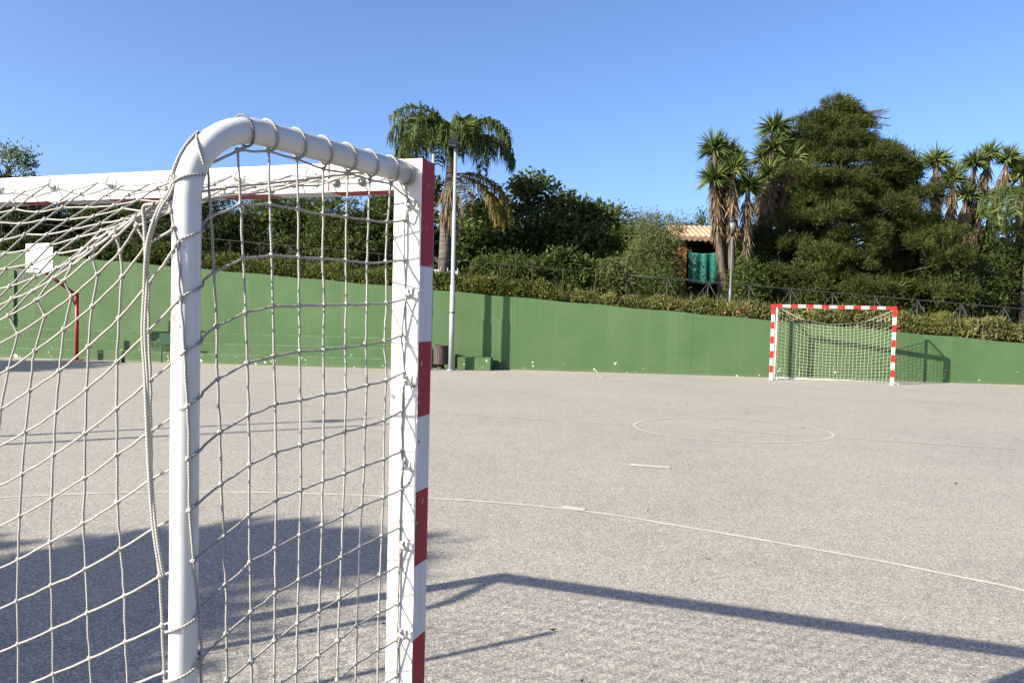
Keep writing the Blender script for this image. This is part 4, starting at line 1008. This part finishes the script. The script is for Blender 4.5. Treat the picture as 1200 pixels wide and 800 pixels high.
# yuccas: every stem carries a head of swords above a skirt of dead leaves
def swords(p, d, L, W):
    """Stiff blades that bend over beyond their middle."""
    d = unit(d); s = unit(np.cross(d, rng.normal(size=d.shape)))*W/2; L = L[:, None]
    m = p + d*L*.5; d2 = unit(d + np.array((0, 0, -1.0))*(.25 + .55*rng.random((len(p), 1)))*(1.1 - np.abs(d[:, 2:3])))
    t = m + d2*L*.5
    V = np.stack([p - s*.7, p + s*.7, m + s, m - s, t + s*.08, t - s*.08], 1).reshape(-1, 3)
    i = np.arange(len(p))[:, None]*6
    return V, np.concatenate([i + [0, 1, 2, 3], i + [3, 2, 4, 5]])
def yucca(x, y, stems, label, skirt=1.5):
    reseed(x, y)
    z0 = bank(x, y)
    root = empty('giant_yucca', (x, y, z0), 0, label, 'yucca', 'shaggy giant yuccas on the bank')
    hv, hf, c = [], [], 0; dv, df, c2 = [], [], 0; mb = MB()
    for (hx, hz, hy, bx, r, sk) in stems:         # head position, offset of the stem's foot
        tip = np.array((hx - x, hy, hz - z0)); foot = np.array((bx - x, hy*.5, 0)); mid = tip*.55 + foot*.45 + np.array(((tip-foot)[0]*.1, 0, .1))
        P = curve([foot, mid, tip], 12); mb.tube(P, np.linspace(.15, .09, len(P)), 8)
        n = int(210*(r/.5)); u_ = rng.uniform(-.55, 1, n)
        a = rng.uniform(0, 2*pi, n); d = np.stack([np.sqrt(1-u_*u_)*np.cos(a), np.sqrt(1-u_*u_)*np.sin(a), u_ + .12], 1)
        V, F = swords(tip + d*.05 + (0, 0, .10), d, r*1.45*(.7 + .45*rng.random(n)), .060); hv.append(V); hf.append(F + c); c += len(V)
        m = int(230*sk); t = .05 + rng.random(m)*sk*.42
        k = np.clip(1 - t, 0, 1); q = np.stack([np.interp(k, np.linspace(0, 1, len(P)), P[:, i]) for i in range(3)], 1)
        a = rng.uniform(0, 2*pi, m); d = np.stack([np.cos(a)*.22, np.sin(a)*.22, -np.ones(m)], 1) + rng.normal(0, .15, (m, 3))
        V, F = leaves(q + np.stack([np.cos(a), np.sin(a), 0*a], 1)*.09, d, .35 + .35*rng.random(m), .06); dv.append(V); df.append(F + c2); c2 += len(V)
    mb.build('stem', MA['bark'], root)
    link('sword_leaves', mesh_np(np.concatenate(hv), np.concatenate(hf)), LEAF['yucca'], root)
    link('dead_skirt', mesh_np(np.concatenate(dv), np.concatenate(df)), LEAF['dead'], root)
yucca(7.9, 28.5, [(7.22, 7.70, 0, 7.85, .52, 1.3), (7.68, 7.55, .3, 8.0, .52, 1.3), (7.18, 6.55, -.2, 7.85, .5, 1.0), (7.85, 6.90, -.2, 8.0, .52, 1.1), (8.48, 6.28, 0, 8.45, .55, 1.3), (8.05, 7.30, .4, 8.0, .45, 1.0), (7.45, 6.9, .4, 7.7, .4, 1)],
      'cluster of shaggy yuccas with brown skirts behind the lamp post')
yucca(9.7, 30.5, [(10.05, 8.95, 0, 9.6, .55, 1.2), (9.95, 8.25, -.2, 9.6, .5, 1.1), (9.72, 7.85, .2, 9.6, .5, 1.0), (10.6, 7.72, -.2, 10.0, .55, .8), (9.78, 7.15, -.3, 9.7, .5, 1.2)],
      'tall yucca rising between the lamp post yuccas and the big conifer')
yucca(17.2, 30.0, [(16.1, 7.70, 0, 16.6, .52, .9), (16.6, 7.0, -.3, 16.7, .50, .9), (17.6, 7.7, 0, 16.6, .44, 1.3), (18.25, 8.1, .2, 16.8, .40, 1.4), (18.85, 7.95, 0, 17.0, .40, 1.6), (17.1, 6.4, -.4, 16.5, .42, 1.0), (15.4, 7.65, .3, 16.3, .34, .5), (17.6, 5.7, -.5, 16.2, .36, 1.4)],
      'wide group of leaning yuccas at the right of the big conifer')
yucca(19.6, 30.0, [(19.45, 7.3, 0, 19.6, .65, 1.0), (20.0, 6.6, .2, 19.8, .6, 1.0)], 'yucca cut off by the right edge of the picture')
# hanging fronds of a palm at the right edge
PX2, PY2 = 18.4, 28.0; z0 = bank(PX2, PY2)
root = empty('drooping_palm', (PX2, PY2, z0), 0, 'palm with long hanging fronds at the right edge before the yuccas', 'palm tree')
mb = MB(); mb.tube([(0, 0, -.2), (.1, 0, 2), (.15, 0, 6.3 - z0)], [.17, .14, .10], 10); mb.build('trunk', MA['palm_bark'], root)
bm = [[], [], 0]
for (az, el, L, dr) in ((185, 45, 2.4, 2.4), (200, 30, 2.5, 2.3), (220, 40, 2.3, 2.4), (250, 45, 2.2, 2.4), (300, 40, 2.2, 2.4), (340, 45, 2.4, 2.4), (20, 40, 2.3, 2.3), (90, 50, 2.3, 2.3), (140, 50, 2.2, 2.3)):
    frond(bm, np.array((.15, 0, 6.2 - z0)), radians(az), radians(el), L, dr, 50, hang=.9)
link('frond_crown', mesh_np(np.concatenate(bm[0]), np.concatenate(bm[1])), LEAF['palm'], root)

# big conifer: layered pads of needle sprays round a tall stem
CX, CY = 13.2, 31.0; z0 = bank(CX, CY)
root = empty('big_conifer', (CX, CY, z0), 0, 'big dark conifer with layered needle pads rising above everything on the bank', 'conifer')
prof = [(9.9, -.35, .5), (9.4, -.45, .95), (8.85, -.5, 1.6), (8.3, -.45, 2.0), (7.6, -.3, 2.5), (6.9, -.1, 3.1), (6.3, 0, 3.5), (5.6, .05, 3.9), (4.8, .05, 4.15), (4.0, .05, 4.25), (3.2, .05, 4.25), (2.6, .1, 3.9)]
reseed(CX, CY)
pads = []; mb = MB()
tz = 10.1 - z0
mb.tube([(0, 0, -.3), (.05, 0, 2), (-.1, 0, 4.5), (-.45, 0, tz)], [.32, .26, .18, .03], 12)
for (zz, cx, r) in prof:
    k = max(5, int(6 + r*4.4)); ph = rng.uniform(0, 6)
    for i in range(k):
        a = ph + i/k*2*pi + rng.normal(0, .22); rr = r*rng.uniform(.45, 1.08)
        if rng.random() < .3: rr *= .6
        p = np.array((cx + rr*cos(a), rr*sin(a)*.85, zz - z0 + rng.normal(0, .22)))
        pw = .42 + .11*r + rng.uniform(-.1, .25)
        pads.append((*p, pw, pw, .26 + .06*r + rng.uniform(0, .08)))
        s = np.array((-.1 - .35*(zz-z0)/tz, 0, zz - z0 - .25*rr)); mb.tube(curve([s, (s + p)/2 + (0, 0, .05), p], 6), np.linspace(.06, .012, 7), 5, caps=False)
mb.build('trunk', MA['bark'], root)
n = 370000
B = np.array(pads); w = B[:, 3]**2; wi = rng.choice(len(B), n, p=w/w.sum())
nc = 26; tuft = unit(rng.normal(size=(len(B), nc, 3))); tuft[:, :, 2] = np.abs(tuft[:, :, 2])*.9 - .15
tp = B[:, None, :3] + tuft*B[:, None, 3:6]*(.55 + .5*rng.random((len(B), nc, 1)))
ti = rng.integers(0, nc, n)
pos = tp[wi, ti] + rng.normal(0, .085, (n, 3))
d = unit(pos - B[wi, :3])*.7 + rng.normal(0, .55, (n, 3)); d[:, 2] += .35
V, F = leaves(pos, d, .19*(.6 + .8*rng.random(n)), .027)
link('crown', mesh_np(V, F), LEAF['needle'], root)
mb = MB()                                        # bare twigs at the top right
for k in range(24):
    s = np.array((-.3, 0, 9.5 - z0 + rng.uniform(-.25, .25))); e = s + np.array((rng.uniform(.8, 1.9), rng.uniform(-.3, .3), rng.uniform(-.1, .5)))
    mb.tube(curve([s, (s+e)/2 + (0, 0, .08), e], 6), np.linspace(.026, .008, 7), 4, caps=False)
    for q in range(3):
        f = s + (e - s)*rng.uniform(.5, 1); mb.tube([f, f + np.array((rng.uniform(.1, .3), rng.uniform(-.1, .1), rng.uniform(-.05, .2)))], [.010, .005], 4, caps=False)
mb.build('bare_twigs', MA['palm_bark'], root)
tree(T, 'thin grey green tree peeping out right of the conifer', 'tree', 16.3, 33.5, [(0, 0, 8.6, .5, .5, .6), (.3, 0, 7.9, .6, .6, .5), (-.3, 0, 7.2, .8, .8, .7), (0, 0, 6.0, 1.0, 1, .9)], 'needle', 5000, L=.12, W=.04, group=GT, cluster=18)
bush('round_bush', 'dark low bush at the foot of the conifer on its left', 'bush', 10.6, 28.3, 3.6, 2.8, 'needle', 11000, L=.12, W=.04)
bush('round_bush', 'dark low bush under the middle of the conifer', 'bush', 13.0, 27.8, 2.9, 3.0, 'needle', 9000, L=.12, W=.04)
bush('round_bush', 'dark bush below the leaning yuccas', 'bush', 16.6, 28.3, 4.7, 3.4, 'shade', 13000, L=.12, W=.05)
bush('bushy_tree', 'large dark tree filling the right edge behind the railing', 'tree', 19.0, 29.5, 6.3, 4.4, 'shade', 17000, L=.14, W=.06)
bush('bushy_tree', 'dark tree behind the yuccas at the right', 'tree', 17.4, 33, 6.0, 4.4, 'shade', 12000, L=.16, W=.07)
bush('bushy_tree', 'dark tree beyond the right edge of the bank', 'tree', 22.5, 31, 6.0, 5.0, 'shade', 9000, L=.18, W=.08)
bush('bushy_tree', 'dark tree far back behind the big conifer', 'tree', 11.5, 37, 6.0, 6.0, 'shade', 8000, L=.2, W=.1)
# trees to the left of the view, whose shade falls across the court
tree(T, 'slender dense tree left of the court, shading the ground by the near goal', 'tree', -12.2, -.9, [(0, 0, 5.0, 1.35, 1.35, 2.3), (.65, -1.1, 4.4, 1.3, 1.3, 1.9), (0, 0, 3.6, 1.3, 1.3, 1.0)], 'olive', 20000, L=.28, W=.17, crad=.2, shell=.2, group=GT)
tree(T, 'dense tree left of the court, shading the far left corner', 'tree', -20.6, 15.6, [(0, 0, 4.6, 2.0, 2.0, 1.5), (.8, .4, 3.9, 1.4, 1.4, 1.0)], 'olive', 11000, L=.24, W=.14, shell=.2, group=GT)
